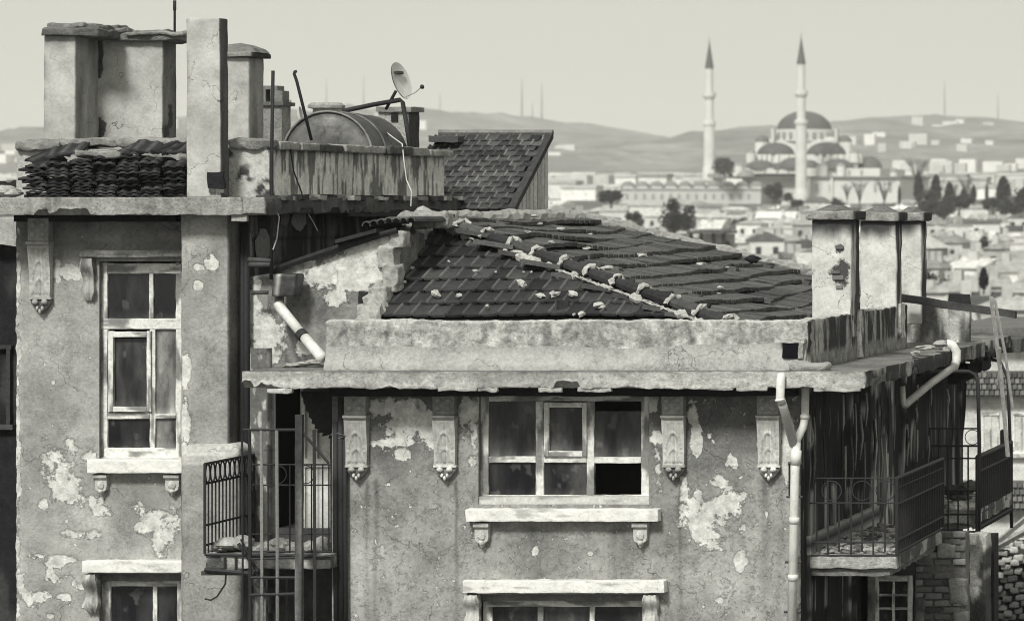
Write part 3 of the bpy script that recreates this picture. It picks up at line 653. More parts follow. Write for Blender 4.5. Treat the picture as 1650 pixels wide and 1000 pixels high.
for i, (px, py, w, h) in enumerate(((1352, 398, 12, 6), (1350, 447, 18, 7), (1346, 438, 14, 5), (1352, 462, 11, 5))):     # bare bricks of the near shaft
    mk('brick', pbox(px-w/2, px+w/2, py-h/2, py+h/2, 46.06, 46.2, res=0.05, amp=0.004, tone=0.10+0.05*i), M['brick'], main)
# pilaster strips of pale render running down the parapet below the chimneys
for Y0, Y1, yb_ in ((46.45, 46.75, 575), (49.4, 49.75, 545)):
    mk('render_strip', rbox(x_pr-0.02, x_pr+0.045, Y0, Y1, Z(yb_, Y0), z_pt+0.03, res=0.03, amp=0.025, freq=6, tone=lambda V: 0.10+0.5*sstep(.42, .55, fbm(V[:,1]*8, 0, V[:,2]*2, 3, 6))), M['concrete'], main)
# further parapet beyond the chimneys, facing us, with a charred beam on it
YB = 52.2
def back_par(V): return 0.13 + 0.42*sstep(.46, .62, fbm(V[:,0]*6, V[:,1]*6, V[:,2]*1.2, 4, 8))
mk('parapet', pbox(1455, 1562, 492, 560, YB, YB+0.2, res=0.03, amp=0.02, freq=6, rad=0.02, tone=back_par), M['concrete'], main)
mk('deck', rbox(x_e-1.0, x_e+.12, 55.01, 57.5, z_b-0.05, z_t-0.06, res=0.08, amp=0.04, freq=2.5, tone=lambda V: 0.05+0.10*fbm(V[:,0]*2, V[:,1]*2, 0, 4, 5)), M['concrete'], main)

# right side wall: dark, its paint hanging in strips
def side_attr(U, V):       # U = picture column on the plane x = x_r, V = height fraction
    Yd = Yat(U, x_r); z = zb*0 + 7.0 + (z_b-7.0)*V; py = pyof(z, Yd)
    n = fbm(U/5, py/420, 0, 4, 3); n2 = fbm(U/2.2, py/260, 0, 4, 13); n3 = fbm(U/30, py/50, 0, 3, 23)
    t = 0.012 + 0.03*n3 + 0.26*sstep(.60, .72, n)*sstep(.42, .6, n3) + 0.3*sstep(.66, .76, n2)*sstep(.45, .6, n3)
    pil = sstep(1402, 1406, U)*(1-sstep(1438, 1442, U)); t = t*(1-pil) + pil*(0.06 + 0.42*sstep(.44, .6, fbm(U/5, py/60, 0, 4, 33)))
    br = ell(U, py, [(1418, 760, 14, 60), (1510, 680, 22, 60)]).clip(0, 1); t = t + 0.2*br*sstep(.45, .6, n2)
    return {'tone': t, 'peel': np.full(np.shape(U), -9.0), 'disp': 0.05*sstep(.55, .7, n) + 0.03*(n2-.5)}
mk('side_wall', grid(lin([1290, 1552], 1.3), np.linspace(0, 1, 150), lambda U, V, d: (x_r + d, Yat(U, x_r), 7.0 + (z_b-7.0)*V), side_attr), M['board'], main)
mk('side_skirting', rbox(x_r, x_r+0.06, YW+0.3, 48.4, Z(893, 43.9), Z(893, 43.9)+0.22, res=0.06, amp=0.004, tone=lambda V: 0.22+0.18*np.sin(V[:,2]*90)), M['oldwood'], main)
mk('hanging_strip', tube([P(1358, 636, 46.2), P(1359, 680, 46.2), P(1356, 702, 46.2)], [0.02, 0.025, 0.012], 5, tone=0.35), M['paint'], main)
for i in range(42):
    px = rnd.uniform(1300, 1545); Yd = Yat(px, x_r+.05); y0 = rnd.uniform(640, 740) - (px-1300)*.12; L = rnd.uniform(20, 110); w = rnd.uniform(.006, .018)
    q0, q1 = P(px, y0, Yd), P(px+rnd.uniform(-.6, .6), y0+L, Yd); mid = (q0+q1)/2 + Vector((rnd.uniform(0, .03), rnd.uniform(-.012, .012), 0))
    g = tube([q0, mid, q1], [w, w*1.3, w*.4], 5, tone=rnd.choice((.05, .12, .3, .42, .5)))
    mk('peeling_strip', g, M['paint'], main)
mk('back_wall', rbox(X(400, YG), x_r-0.3, 57.0, 57.3, 0, z_b, res=3, tone=.3), M['plaster'], main)
mk('left_wall', rbox(X(398, YG), X(398, YG)+0.25, YG, 57.0, 0, Z(446, YG), res=3, tone=.25), M['plaster'], main)

# ------------------------------------------------------------------ main building: recess at its left end
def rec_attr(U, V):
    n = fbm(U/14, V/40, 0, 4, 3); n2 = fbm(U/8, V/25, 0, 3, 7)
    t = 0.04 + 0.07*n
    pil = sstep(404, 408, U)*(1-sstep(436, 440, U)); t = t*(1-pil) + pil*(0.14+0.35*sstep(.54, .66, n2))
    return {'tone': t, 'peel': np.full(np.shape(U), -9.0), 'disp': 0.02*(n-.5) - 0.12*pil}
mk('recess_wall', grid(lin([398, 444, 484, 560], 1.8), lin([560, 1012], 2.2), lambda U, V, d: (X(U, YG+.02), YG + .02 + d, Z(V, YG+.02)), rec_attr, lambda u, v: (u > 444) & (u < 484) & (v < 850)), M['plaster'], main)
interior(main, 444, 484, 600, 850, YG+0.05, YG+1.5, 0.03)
shut = empty('shutter', None, main)
mk('leaf', pbox(486, 532, 642, 850, 44.06, 44.12, res=0.02, amp=0.003, tone=lambda V: (0.5+0.3*fbm(V[:,0]*18, 0, V[:,2]*1.5, 3, 5))*(1-0.5*(np.sin(V[:,0]*48) > 0.93))), M['paint'], shut)
for a, b, c_, d in ((486, 491, 640, 850), (491, 532, 738, 752), (491, 532, 640, 650), (507, 511, 650, 738)):
    mk('rail', pbox(a, b, c_, d, 44.03, 44.059, res=0.05, amp=0.003, tone=ptone(0.66, .25, 9)), M['paint'], shut)
# scalloped bracket under the slab, its lower edge cut like lace
pl = [(486, 630), (536, 630), (536, 706)]
for i in range(9):
    t = i/8; bx, by = 532 - 44*t**0.7, 706 - 70*t**1.5; pl.append((bx-3, by)); pl.append((bx-1-3*t, by-6))
mk('lace_bracket', prism([(X(a, 43.8), Z(b, 43.8)) for a, b in pl], 43.8, 43.86, tone=0.03), M['oldwood'], main)
mk('recess_side', rbox(X(535, YW), X(541, YW), YW+0.02, YG, 7, z_b, res=0.1, tone=0.2), M['plaster'], main)
for px, r in ((540.5, 0.032), (549, 0.036), (556, 0.026)):
    mk('drain_pipe', tube([P(px, 640 if px > 545 else 680, YW-0.07), P(px, 820, YW-0.07), P(px+1.5, 1030, YW-0.07)], r, 8, tone=0.03), M['iron'], main, smooth=True)
mk('hook', tube([P(533, 700, YW-0.05), P(545, 698, YW-0.1), P(557, 702, YW-0.12), P(545, 706, YW-0.1)], 0.008, 5, tone=0.12), M['iron'], main)

# ------------------------------------------------------------------ ironwork helpers
def bar(parent, a, b, r=0.011, tone=0.028, name='bar', sides=6): return mk(name, tube([a, b], r, sides, tone=tone), M['iron'], parent, smooth=False)
def ring(parent, c, r, t=0.007, axis='y', sz=1.0, tone=0.028):
    pts = []
    for k in range(17):
        a = 2*math.pi*k/16; u, v = r*math.cos(a), r*sz*math.sin(a)
        pts.append(Vector(c) + (Vector((u, 0, v)) if axis == 'y' else Vector((0, u, v))))
    return mk('ring', tube(pts, t, 5, cap=False, tone=tone), M['iron'], parent)

# left balcony (between the two buildings)
bal = empty('balcony', None, main)
YL = 43.2; xL = X(330, YL); zf = Z(893, YL); yL2 = 44.85
def slab_tone(V): return 0.12 + 0.42*sstep(.42, .6, fbm(V[:,0]*4, V[:,1]*4, V[:,2]*4, 4, 6))
mk('slab', rbox(xL, X(533, YL), YL, yL2, zf-0.17, zf, res=0.03, amp=0.02, freq=6, rad=0.02, tone=slab_tone), M['concrete'], bal)
mk('edge_beam', rbox(xL-0.03, X(420, YL), YL-0.03, YL+0.05, zf-0.24, zf-0.19, res=0.05, amp=0.01, tone=0.05), M['iron'], bal)
for i, (px, py, w, h) in enumerate(((352, 880, 20, 9), (372, 876, 24, 11), (392, 874, 16, 12), (430, 884, 20, 12), (452, 880, 18, 14), (480, 884, 16, 11), (505, 882, 18, 12), (520, 878, 12, 14))):
    tag(mk('rubble_lump', blob(P(px, py, YL+0.4), (w*0.0072, 0.2, h*0.0072), i+40, 0.5, 14, tone=rnd.uniform(0.4, 0.58)), M['mortar']), ['flat pale rubble at the railing end of the small balcony', 'pale rubble heap behind the oval-topped railing', 'rubble lump beside the oval-topped railing corner', 'rubble under the cage bars on the small balcony', 'mortar heap below the dark doorway opening', 'rubble piece at the foot of the wooden post', 'rubble below the pale shutter, nearer the post', 'rubble below the pale shutter, by the dark drain pipes'][i], 'rubble', 'rubble on the small balcony')
# side railing with ovals, running back
def zr(py): return Z(py, YL)
for py, r in ((747, 0.016), (779, 0.014), (846, 0.014), (878, 0.014)):
    bar(bal, (xL, YL, zr(py)), (xL, yL2, zr(py)), r, name='rail')
nb = 15
for i in range(nb):
    y = YL + (yL2-YL)*i/(nb-1); bar(bal, (xL, y, zr(892)), (xL, y, zr(747 if i in (0, nb-1) else 779)), 0.017 if i in (0, nb-1) else 0.010)
for i in range(10):
    y = YL + (yL2-YL)*(i+0.6)/10.2; ring(bal, (xL, y, zr(763)), 0.072, 0.011, 'x', 1.5)
# lower guard of the slab edge
for px in (362, 380): bar(bal, P(px, 897, YL-0.02), P(px, 918, YL-0.02), 0.014)
bar(bal, P(330, 893, YL-0.02), P(535, 896, YL-0.02), 0.016, name='rail'); bar(bal, P(330, 917, YL-0.05), P(410, 924, YL-0.05), 0.025, name='rail')
mk('bent_rod', tube([P(364, 925, YL), P(363, 940, YL), P(350, 960, YL), P(340, 966, YL), P(330, 964, YL)], 0.011, 6, tone=0.03), M['iron'], bal)
# front railing, thin, with a ring motif
for py in (748, 781, 860, 888): bar(bal, P(400, py, YL), P(533, py, YL), 0.010, name='rail')
for px in (432, 467, 484, 502, 520, 530): bar(bal, P(px, 748, YL), P(px, 890, YL), 0.009)
for px in (447, 492): ring(bal, P(px, 764, YL), 0.105, 0.006)
for px in (475, 476): pass
# tall cage of bars standing before the recess
cage = empty('bar_cage', (X(450, 42.9), 42.9, 0)); tag(cage, 'tall cage of iron bars and a wooden post before the small balcony', 'cage')
YK = 42.9
for px, y0, r, t in ((402, 692, 0.020, 0.02), (421, 692, 0.018, 0.24), (446, 692, 0.020, 0.20), (506, 692, 0.018, 0.03), (390, 700, 0.012, 0.02)):
    def tt(V, t=t): return t*(0.4+1.2*fbm(V[:,0]*30, 0, V[:,2]*5, 3, 4))
    g = tube([P(px, y0, YK), P(px+1, 850, YK), P(px+1.5, 1400, YK)], r, 6); zz = g[0][:,2]
    mk('bar', (g[0], g[1], {'tone': np.where(zz < Z(970, YK), 0.03, t)}), M['iron'], cage)
mk('post', rbox(X(475, YK-.05), X(486, YK-.05), YK-0.05, YK+0.03, 0, Z(668, YK), res=0.08, amp=0.008, freq=3, tone=flaky(0.16, 0.05, .5, 6, 3, 8)), M['oldwood'], cage)
bar(cage, P(392, 692, YK), P(484, 692, YK), 0.018, name='rail'); bar(cage, P(484, 692, YK), P(530, 746, YK), 0.016, name='brace')
bar(cage, P(402, 930, YK), P(480, 930, YK), 0.02, name='rail'); bar(cage, P(402, 958, YK), P(480, 956, YK), 0.022, name='rail'); bar(cage, P(402, 900, YK), P(480, 898, YK), 0.014, name='rail')
bar(cage, P(384, 875, YK+.1), P(415, 920, YK+.1), 0.02, name='brace'); bar(cage, P(388, 868, YK+.15), P(420, 928, YK+.15), 0.012, name='brace')
for px in (430, 462): bar(cage, P(px, 930, YK+.2), P(px, 1300, YK+.2), 0.012)

# white half-pipe and hopper on the gable wall
hop = empty('rain_hopper', None, main)
mk('box', pbox(436, 474, 441, 478, YG-0.42, YG-0.12, res=0.04, rad=0.03, tone=lambda V: 0.035+0.35*np.exp(-((V[:,0]-X(463, YG))/0.022)**2)+0.06*fbm(V[:,0]*8, 0, V[:,2]*8, 3, 2), warp=lambda V: np.stack([V[:,0]-(Z(478, YG)-V[:,2])*0.12*np.sign(V[:,0]-X(455, YG)), V[:,1], V[:,2]], 1)), M['sheet'], hop)  # pale vertical stripe is a highlight painted into the metal's tone
mk('spout', tube([P(450, 476, YG-0.25), P(450, 492, YG-0.25)], 0.055, 10, tone=0.12), M['sheet'], hop, smooth=True)
mk('down_pipe', tube([P(449, 488, YG-0.28), P(452, 496, YG-0.3), P(488, 540, YG-0.6)], [0.062, 0.062, 0.055], 12, tone=0.66), M['pvc'], main, smooth=True)
mk('pipe_clip', tube([P(484, 536, YG-0.58), P(490, 543, YG-0.62)], 0.072, 10, tone=0.03), M['iron'], main)
mk('down_pipe', tube([P(489, 541, YG-0.6), P(518, 575, YG-0.85), P(522, 578, YG-0.86)], [0.06, 0.066, 0.05], 12, tone=0.66), M['pvc'], main, smooth=True)
for i, (px, py) in enumerate(((470, 588), (492, 585), (508, 582))):
    tag(mk('mortar_crumb', blob(P(px, py, 44.1), (0.10, 0.1, 0.03), i, 0.6, 10, tone=0.5), M['mortar']), ['pale mortar crumb on the cornice, farthest from the white spout', 'pale mortar crumb on the cornice, middle of three', 'pale mortar crumb just under the white spout'][i], 'mortar', 'crumbs on the cornice end')

# white downpipes at the right end of the facade
def pipe(pts, r, t=0.7, parent=main, name='down_pipe'): return mk(name, tube(pts, r, 14, tone=t), M['pvc'], parent, smooth=True)
Yp = YW-0.14
pipe([P(1259, 604, YC-0.02), P(1258, 612, YC-0.07), P(1257, 640, YC-0.07), P(1260, 650, YC-0.05)], 0.05)
pipe([P(1258, 644, YC-0.06), P(1262, 655, YC-0.02), P(1279, 716, Yp)], 0.052, 0.5)
pipe([P(1256.5, 642, YC-0.065), P(1257, 646, YC-0.065)], 0.058)
pipe([P(1298, 618, Yp), P(1297, 672, Yp), P(1294, 688, Yp), P(1285, 706, Yp), P(1281, 722, Yp)], 0.046)
pipe([P(1297, 668, Yp), P(1296.5, 674, Yp)], 0.055)
pipe([P(1283, 712, Yp), P(1281, 760, Yp), P(1275, 1040, Yp)], 0.052)
pipe([P(1283, 725, Yp), P(1282, 748, Yp)], 0.062)
for py in (838, 930): pipe([P(1281.5-(py-760)*.0215, py-5, Yp), P(1281.3-(py-760)*.0215, py+5, Yp)], .060, .62, name='pipe_collar')
for py in (800, 905, 985): mk('pipe_clamp', tube([P(1268-(py-760)*.02, py, Yp+.03), P(1294-(py-760)*.02, py, Yp+.03)], .016, 6, tone=.06), M['iron'], main)
mk('pipe_clamp', tube([P(1270, 746, Yp), P(1292, 746, Yp)], 0.02, 6, tone=0.06), M['iron'], main)
bar(main, P(1272, 745, Yp+.04), P(1272, 800, Yp+.04), 0.012, name='bracket_strap')

# right balcony off the side wall
rb = empty('balcony', None, main)
YR = 43.9; xR = X(1445, YR); zR = Z(893, YR); YR2 = 47.3
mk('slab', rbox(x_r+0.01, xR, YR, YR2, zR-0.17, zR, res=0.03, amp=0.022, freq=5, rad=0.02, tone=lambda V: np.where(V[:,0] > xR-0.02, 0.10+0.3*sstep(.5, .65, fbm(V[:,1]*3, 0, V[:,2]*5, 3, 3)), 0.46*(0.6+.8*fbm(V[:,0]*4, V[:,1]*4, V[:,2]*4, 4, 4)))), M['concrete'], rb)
mk('soffit_edge', rbox(x_r+0.02, xR-0.1, YR+0.06, YR2, zR-0.26, zR-0.18, res=0.04, amp=0.03, freq=5, tone=ptone(.2, .5, 5)), M['concrete'], rb)
for py, r in ((770, 0.010), (810, 0.011), (873, 0.013), (894, 0.012)): bar(rb, P(1293, py, YR), P(1445, py, YR), r, name='rail')
for i, px in enumerate((1316, 1334, 1352, 1371.5, 1389, 1407, 1426)):
    full = i in (1, 3, 5); bar(rb, P(px, 770 if full else 812, YR), P(px, 895 if full else 888, YR), 0.011)
for px in (1389, 1427): ring(rb, P(px, 790, YR), 0.115, 0.007)
for px in (1300,): ring(rb, P(px+40, 790, YR), 0.115, 0.005, tone=0.05)
def zrr(py): return Z(py, YR)
for py, r in ((770, 0.022), (786, 0.010), (812, 0.016), (870, 0.016), (890, 0.016)): bar(rb, (xR, YR, zrr(py)), (xR, YR2, zrr(py)), r, name='rail')
for i in range(27):
    y = YR + (YR2-YR)*i/26; bar(rb, (xR, y, zrr(893)), (xR, y, zrr(770)), 0.020 if i in (0, 26) else 0.0125)
# rubble on its floor: shattered render, uncountable
g = []
for i in range(420):
    y = rnd.uniform(YR+0.1, YR2-0.1); x = rnd.uniform(x_r+0.1, xR-0.06); s = rnd.uniform(0.02, 0.09)*(1.3 if rnd.random() < .2 else 1)
    g.append(blob((x, y, zR+s*0.3), (s, s*rnd.uniform(.6, 1.2), s*rnd.uniform(.25, .6)), i, 0.6, 7, tone=rnd.choice((0.14, 0.25, 0.4, 0.5, 0.58)), rot=rnd.uniform(-.4, .4)))
tag(mk('rubble', join(g), M['mortar']), 'shattered pale render strewn over the railed balcony floor', 'rubble', kind='stuff')

# second balcony farther along the same wall
b2 = empty('balcony', None, main)
YS, YS2 = 50.2, 53.4; xS = xR
mk('slab', rbox(x_r+0.01, xS+0.02, YS, YS2, zR-0.17, zR, res=0.06, amp=0.03, freq=4, tone=slab_tone), M['concrete'], b2)
for py, r in ((690, 0.012), (718, 0.016), (738, 0.012), (790, 0.014), (828, 0.014), (856, 0.014)): bar(b2, P(1500, py, YS), P(1577, py, YS), r, name='rail')
for i, px in enumerate((1501, 1513, 1528, 1544, 1560)): bar(b2, P(px, 690 if i % 2 else 718, YS), P(px, 858, YS), 0.012)
ring(b2, P(1567, 704, YS), 0.10, 0.006)
for py, r in ((736, 0.032), (760, 0.02), (828, 0.022), (850, 0.02)): bar(b2, (xS, YS, Z(py, YS)), (xS, YS2, Z(py, YS)), r, name='rail')
for i in range(19):
    y = YS + (YS2-YS)*i/18; bar(b2, (xS, y, Z(856, YS)), (xS, y, Z(736, YS)), 0.03 if i in (0, 18) else 0.02)
for i in range(6): bar(b2, (x_r+1.0, YS2-0.02-0.1*i, zR), (x_r+1.0, YS2-0.02-0.1*i, Z(712, YS)), 0.018)
mk('hoop', tube([P(1480, 604, YS-.6), P(1505, 598, YS-.3), P(1560, 598, YS), P(1571, 603, YS), P(1576, 618, YS), P(1578, 720, YS), P(1577, 860, YS)], 0.026, 8, tone=0.03), M['iron'], b2, smooth=True)
mk('hoop', tube([P(1578, 575, YS2), P(1612, 582, YS2), P(1624, 610, YS2), P(1628, 720, YS2), P(1630, 850, YS2)], 0.024, 8, tone=0.03), M['iron'], b2, smooth=True)
for i, (px, py, w, h, t) in enumerate(((1540, 815, 16, 12, .6), (1560, 822, 18, 14, .6), (1552, 840, 22, 10, .5), (1530, 842, 14, 9, .3), (1535, 790, 16, 10, .05), (1560, 785, 14, 12, .12), (1572, 838, 10, 14, .55), (1545, 800, 20, 6, .08))):
    tag(mk('debris_sack', blob(P(px, py, YS+0.5+0.12*(i % 3)), (w*.0085, .25, h*.0085), i+70, 0.45, 14, tone=t), M['lace']), ['pale crumpled sack in the heap on the far balcony, upper of two', 'pale crumpled sack against the far balcony corner bar', 'broad pale sack low in the far balcony heap', 'grey crumpled lump low in the far balcony heap', 'black crumpled lump on top of the far balcony heap', 'dark crumpled lump topping the far balcony heap by the hoop', 'pale narrow sack at the foot of the hoop', 'flat black scrap lying across the far balcony heap'][i], 'debris', 'debris on the far balcony')
# elbow pipe hung under the broken cornice end
pipe([P(1525, 553, 49.2), P(1535, 556, 49.2), P(1541, 566, 49.2), P(1541, 580, 49.2), P(1536, 594, 49.1)], 0.06, 0.66)
pipe([P(1538, 590, 49.1), P(1500, 617, 48.0), P(1458, 652, 46.9)], 0.05, 0.42)
pipe([P(1458, 655, 46.9), P(1455, 648, 46.9), P(1454, 622, 46.9)], 0.035, 0.45)
# broken boards under the eave end
for i, (px, py, w, h) in enumerate(((1555, 570, 34, 22), (1572, 590, 20, 16), (1550, 600, 24, 20), (1585, 572, 16, 10), (1536, 608, 14, 22))):
    mk('eave_fragment', pbox(px-w/2, px+w/2, py-h/2, py+h/2, 52.0+0.2*i, 53.0+.2*i, res=0.05, amp=0.07, freq=5, tone=0.03), M['oldwood'], main)
for i, (px, py, w, h) in enumerate(((1490, 560, 30, 8), (1515, 553, 24, 10), (1500, 578, 8, 14), (1525, 566, 12, 20), (1475, 570, 14, 10))):
    mk('render_flake', blob(P(px, py, Yat(px, x_e-.05)), (w*.004, .2, h*.004), i+20, .6, 12, tone=0.52), M['mortar'], main)

# lower storey under the right balcony: dark opening, small window, brick pier
YQ = 47.4
mk('pier_wall', pbox(1290, 1300, 900, 1400, YQ, YQ+.3, res=.2, tone=.12), M['plaster'], main)
interior(main, 1296, 1408, 880, 1100, YQ+.02, YQ+1.6, 0.02)
mk('door_board', pbox(1332, 1337, 940, 1100, YQ+0.1, YQ+0.14, res=.05, amp=.01, tone=.16), M['oldwood'], main)
mk('mullion', pbox(1398, 1410, 880, 1100, YQ-0.02, YQ+0.2, res=.06, amp=.006, tone=flaky(.25, .1, .5, 6, 4)), M['oldwood'], main)
wq = window(main, YQ, [(1408, 1416, 925, 1012), (1462, 1470, 925, 1012), (1416, 1462, 926, 936), (1437, 1441, 936, 1012), (1416, 1462, 956, 960), (1416, 1462, 978, 982)],
    [(1416, 1438, 936, 957, .02), (1440, 1463, 936, 957, .02), (1416, 1438, 959, 979, .02), (1440, 1463, 959, 979, .02), (1416, 1438, 981, 1012, .02), (1440, 1463, 981, 1012, .02)])
interior(wq, 1409, 1470, 926, 1012, YQ+.1, YQ+1, .03)
mk('lintel', pbox(1392, 1475, 880, 926, YQ-0.02, YQ+.25, res=.06, amp=.01, tone=ptone(.07, .5, 6)), M['oldwood'], main)
mk('brick_pier', pbox(1474, 1556, 858, 1012, YQ+0.03, YQ+.35, res=.06, amp=.015, tone=ptone(.22, .4, 8)), M['mortar'], main)
row = 0; py = 1010
while py > 858:
    off = 0 if row % 2 else 15; px = 1474 - off
    while px < 1556:
        a, b = max(px, 1474)+1.2, min(px+29, 1556)-1.2
        if b-a > 5 and not (rnd.random() < 0.07):
            mk('brick', pbox(a, b, py-10.5, py-1.3, YQ-0.012+rnd.gauss(0, .012), YQ+.1, res=.05, amp=.007, freq=9, rad=.012, tone=rnd.choice((.14, .2, .26, .1)), seed=int(px)), M['brick'], main)
        px += 30
    py -= 11; row += 1
for i, (a, b, c_, d) in enumerate(((1472, 1500, 872, 905), (1528, 1558, 930, 975), (1508, 1540, 876, 900), (1474, 1490, 960, 1012), (1536, 1560, 985, 1012))):
    mk('render_patch', pbox(a, b, c_, d, YQ-.035, YQ+.1, res=.025, amp=.04, freq=5, rad=.03, tone=lambda V, k=i: (.2+.08*(k % 3))*(.5+fbm(V[:,0]*7, 0, V[:,2]*7, 4, k)), seed=i), M['mortar'], main)
mk('plaster_column', pbox(1563, 1588, 862, 1100, YQ+1.4, YQ+1.9, res=.04, amp=.02, tone=lambda V: .08+.6*sstep(.42, .54, fbm(V[:,0]*5, 0, V[:,2]*2.2, 4, 5))), M['concrete'], main)
mk('corner_stone', pbox(1551, 1573, 862, 878, YQ+1.0, YQ+1.3, res=.04, amp=.015, rad=.02, tone=.5), M['mortar'], main)
mk('dark_return', pbox(1586, 1602, 862, 1400, YQ+2.2, YQ+2.6, res=.2, tone=.03), M['oldwood'], main)
mk('lower_back', pbox(1470, 1600, 866, 1500, 53.6, 53.9, res=.5, tone=.05), M['oldwood'], main)

# charred beam and leaning planks at the roof end (loose things)
tag(mk('charred_beam', rbox(0, X(1625, 51)-X(1452, 51)+0.1, 50.9, 51.1, -0.10, 0, res=.08, amp=.02, freq=4, tone=ptone(.06, .6, 5), warp=lambda V: V + np.stack([0*V[:,0]+X(1452, 51), 0*V[:,0], Z(474, 51)-V[:,0]*0.145], 1)), M['oldwood']), 'charred timber beam sloping down behind the chimneys', 'beam')
tag(mk('beam_stub', rbox(X(1528, 51.3), X(1562, 51.3), 51.3, 51.5, Z(492, 51.3), Z(474, 51.3), res=.06, amp=.03, freq=4, tone=.03), M['oldwood']), 'short charred timber stub standing behind the long beam', 'beam')
for i, (a, b, w) in enumerate((((1597, 478), (1624, 735), 3.4), ((1603, 482), (1632, 660), 2.4), ((1611, 560), (1608, 620), 2.5))):
    p, q = P(a[0], a[1], 50.3), P(b[0], b[1], 50.5)
    tag(mk('leaning_plank', tube([p, (p+q)/2 + Vector((0.02, 0, 0)), q], w*.0085, 4, tone=.34), M['oldwood']), ['long weathered plank leaning on the far balcony railing', 'thinner grey plank leaning beside the long one', 'short splinter of wood hanging by the leaning planks'][i], 'plank')

# ------------------------------------------------------------------ the left building
YA = 45.0; YS0 = 44.3
left = empty('townhouse', (X(200, YA), 48, 0))
tag(left, 'plastered house with tall narrow window, roof terrace parapet and cracked square chimneys', 'building')
lp = [(98, 760, 32, 48), (112, 790, 34, 30), (82, 745, 20, 34), (120, 725, 20, 16), (250, 828, 34, 26), (270, 850, 20, 36), (235, 842, 18, 18), (258, 875, 18, 22), (115, 437, 24, 16), (128, 445, 16, 10), (90, 420, 12, 26), (95, 452, 5, 6), (85, 905, 18, 12), (105, 900, 30, 9),
      (70, 812, 10, 14), (165, 820, 20, 12), (130, 860, 34, 9), (62, 895, 18, 6), (28, 700, 6, 320), (60, 960, 20, 14), (100, 960, 16, 8), (140, 735, 14, 14), (165, 800, 12, 22), (148, 805, 8, 12)]
def lwall_attr(U, V):
    n = fbm(U/70, V/70, 0, 4, 13); n2 = fbm(U/20, V/20, 0, 4, 18)
    t = 0.365 + 0.12*(n-.5)*2 + 0.08*(n2-.5)*2
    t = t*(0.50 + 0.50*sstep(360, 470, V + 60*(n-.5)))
    band = sstep(385, 392, V)*(1-sstep(400, 412, V))*sstep(90, 100, U); t = t*(1-0.35*band*n2)
    dk = np.exp(-((U-215)/60)**2)*np.exp(-((V-800)/45)**2)+0.7*np.exp(-((V-640)/40)**2)*np.exp(-((U-90)/50)**2); t = t*(1-0.3*dk)
    t = t*(1+0.25*(1-sstep(26, 40, U)))
    pe = ell(U, V, lp)*np.where(ell(U, V, lp) > 0, 1.1, 1.6) + (fbm(U/22, V/22, 0, 5, 22)-.5)*2.2 - .18
    pe = np.maximum(pe, (fbm(U/12, V/12, 0, 3, 41)-.84)*8 * 1.0)
    pe = np.maximum(pe, (fbm(U/16, V/16, 0, 4, 51)-.62)*5 - 4*(1-sstep(840, 920, V)*(1-sstep(150, 200, U))))
    return {'tone': t, 'peel': pe, 'disp': -0.007*(n-.5)-.004*(n2-.5)+.008*sstep(-.06, .06, pe)}
lhole = lambda u, v: (u > 160) & (((v > 421) & (v < 738)) | (v > 924))
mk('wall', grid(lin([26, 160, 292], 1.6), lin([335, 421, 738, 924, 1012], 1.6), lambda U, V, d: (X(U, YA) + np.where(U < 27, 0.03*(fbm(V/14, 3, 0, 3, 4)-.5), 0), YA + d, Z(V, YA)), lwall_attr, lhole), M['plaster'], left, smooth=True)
mk('lower_wall', rbox(X(26, YA), X(292, YA), YA, YA+.3, 0, Z(1012, YA), res=1, tone=.33), M['plaster'], left)
mk('wall_end', rbox(X(26, YA), X(30, YA), YA+.02, 57, 0, Z(335, YA), res=1, tone=.3), M['plaster'], left)
rv = [pbox(156, 160, 421, 738, YA+.03, YA+.3, res=.2, tone=.18), pbox(156, 292, 415, 421, YA+.03, YA+.3, res=.2, tone=.18), pbox(156, 160, 924, 1012, YA+.03, YA+.3, res=.2, tone=.18)]
mk('reveal', join(rv), M['plaster'], left)
# pier cutting across the windows' right edge
def pier_tone(V): return 0.34*(1+.5*(fbm(V[:,0]*3, V[:,1]*3, V[:,2]*2, 4, 4)-.5)*2)*np.where(V[:,0] > X(368, 44.6)-.02, .45, 1)
g = pbox(291, 369, 340, 1012, 44.6, YA+.1, res=.03, amp=.008, freq=4, rad=.03, tone=pier_tone)
U, Vp = pxof(g[0][:,0], 44.6), pyof(g[0][:,2], 44.6)
g[2]['peel'] = np.where(g[0][:,1] < 44.65, ell(U, Vp, [(340, 425, 12, 14), (320, 430, 10, 6), (300, 600, 8, 30), (298, 680, 8, 50), (318, 460, 8, 8)])*1.3 + (fbm(U/14, Vp/14, 0, 3, 2)-.5)*1.2, -9)
mk('pier', g, M['plaster'], left)
mk('pier_edge', join([pbox(293, 318, 355, 1012, 44.57, 44.62, res=.04, amp=.006, rad=.01, tone=ptone(.36, .3, 3))]), M['plaster'], left) if False else None
def low_tone(V): return np.where(V[:,2] > Z(748, 44.45), .5, .32)*(1+.5*(fbm(V[:,0]*3, V[:,1]*3, V[:,2]*3, 4, 14)-.5))
mk('low_pier', pbox(288, 385, 716, 1012, 44.45, YA+.05, res=.035, amp=.012, freq=4, rad=.12, tone=low_tone, warp=lambda V: V + np.stack([0*V[:,0], 0*V[:,0], -0.10*sstep(0.1, 0.0, (V[:,1]-44.45))*sstep(Z(735, 44.45), Z(716, 44.45), V[:,2])], 1)), M['plaster'], left)
mk('eave_shade_strip', rbox(X(30, YA), X(290, YA), YA-.14, YA+.02, Z(357, YA), Z(344, YA), res=.06, amp=.008, tone=ptone(.025, .4, 5)), M['oldwood'], left)  # dark strip added here too, for the shade below the left cornice
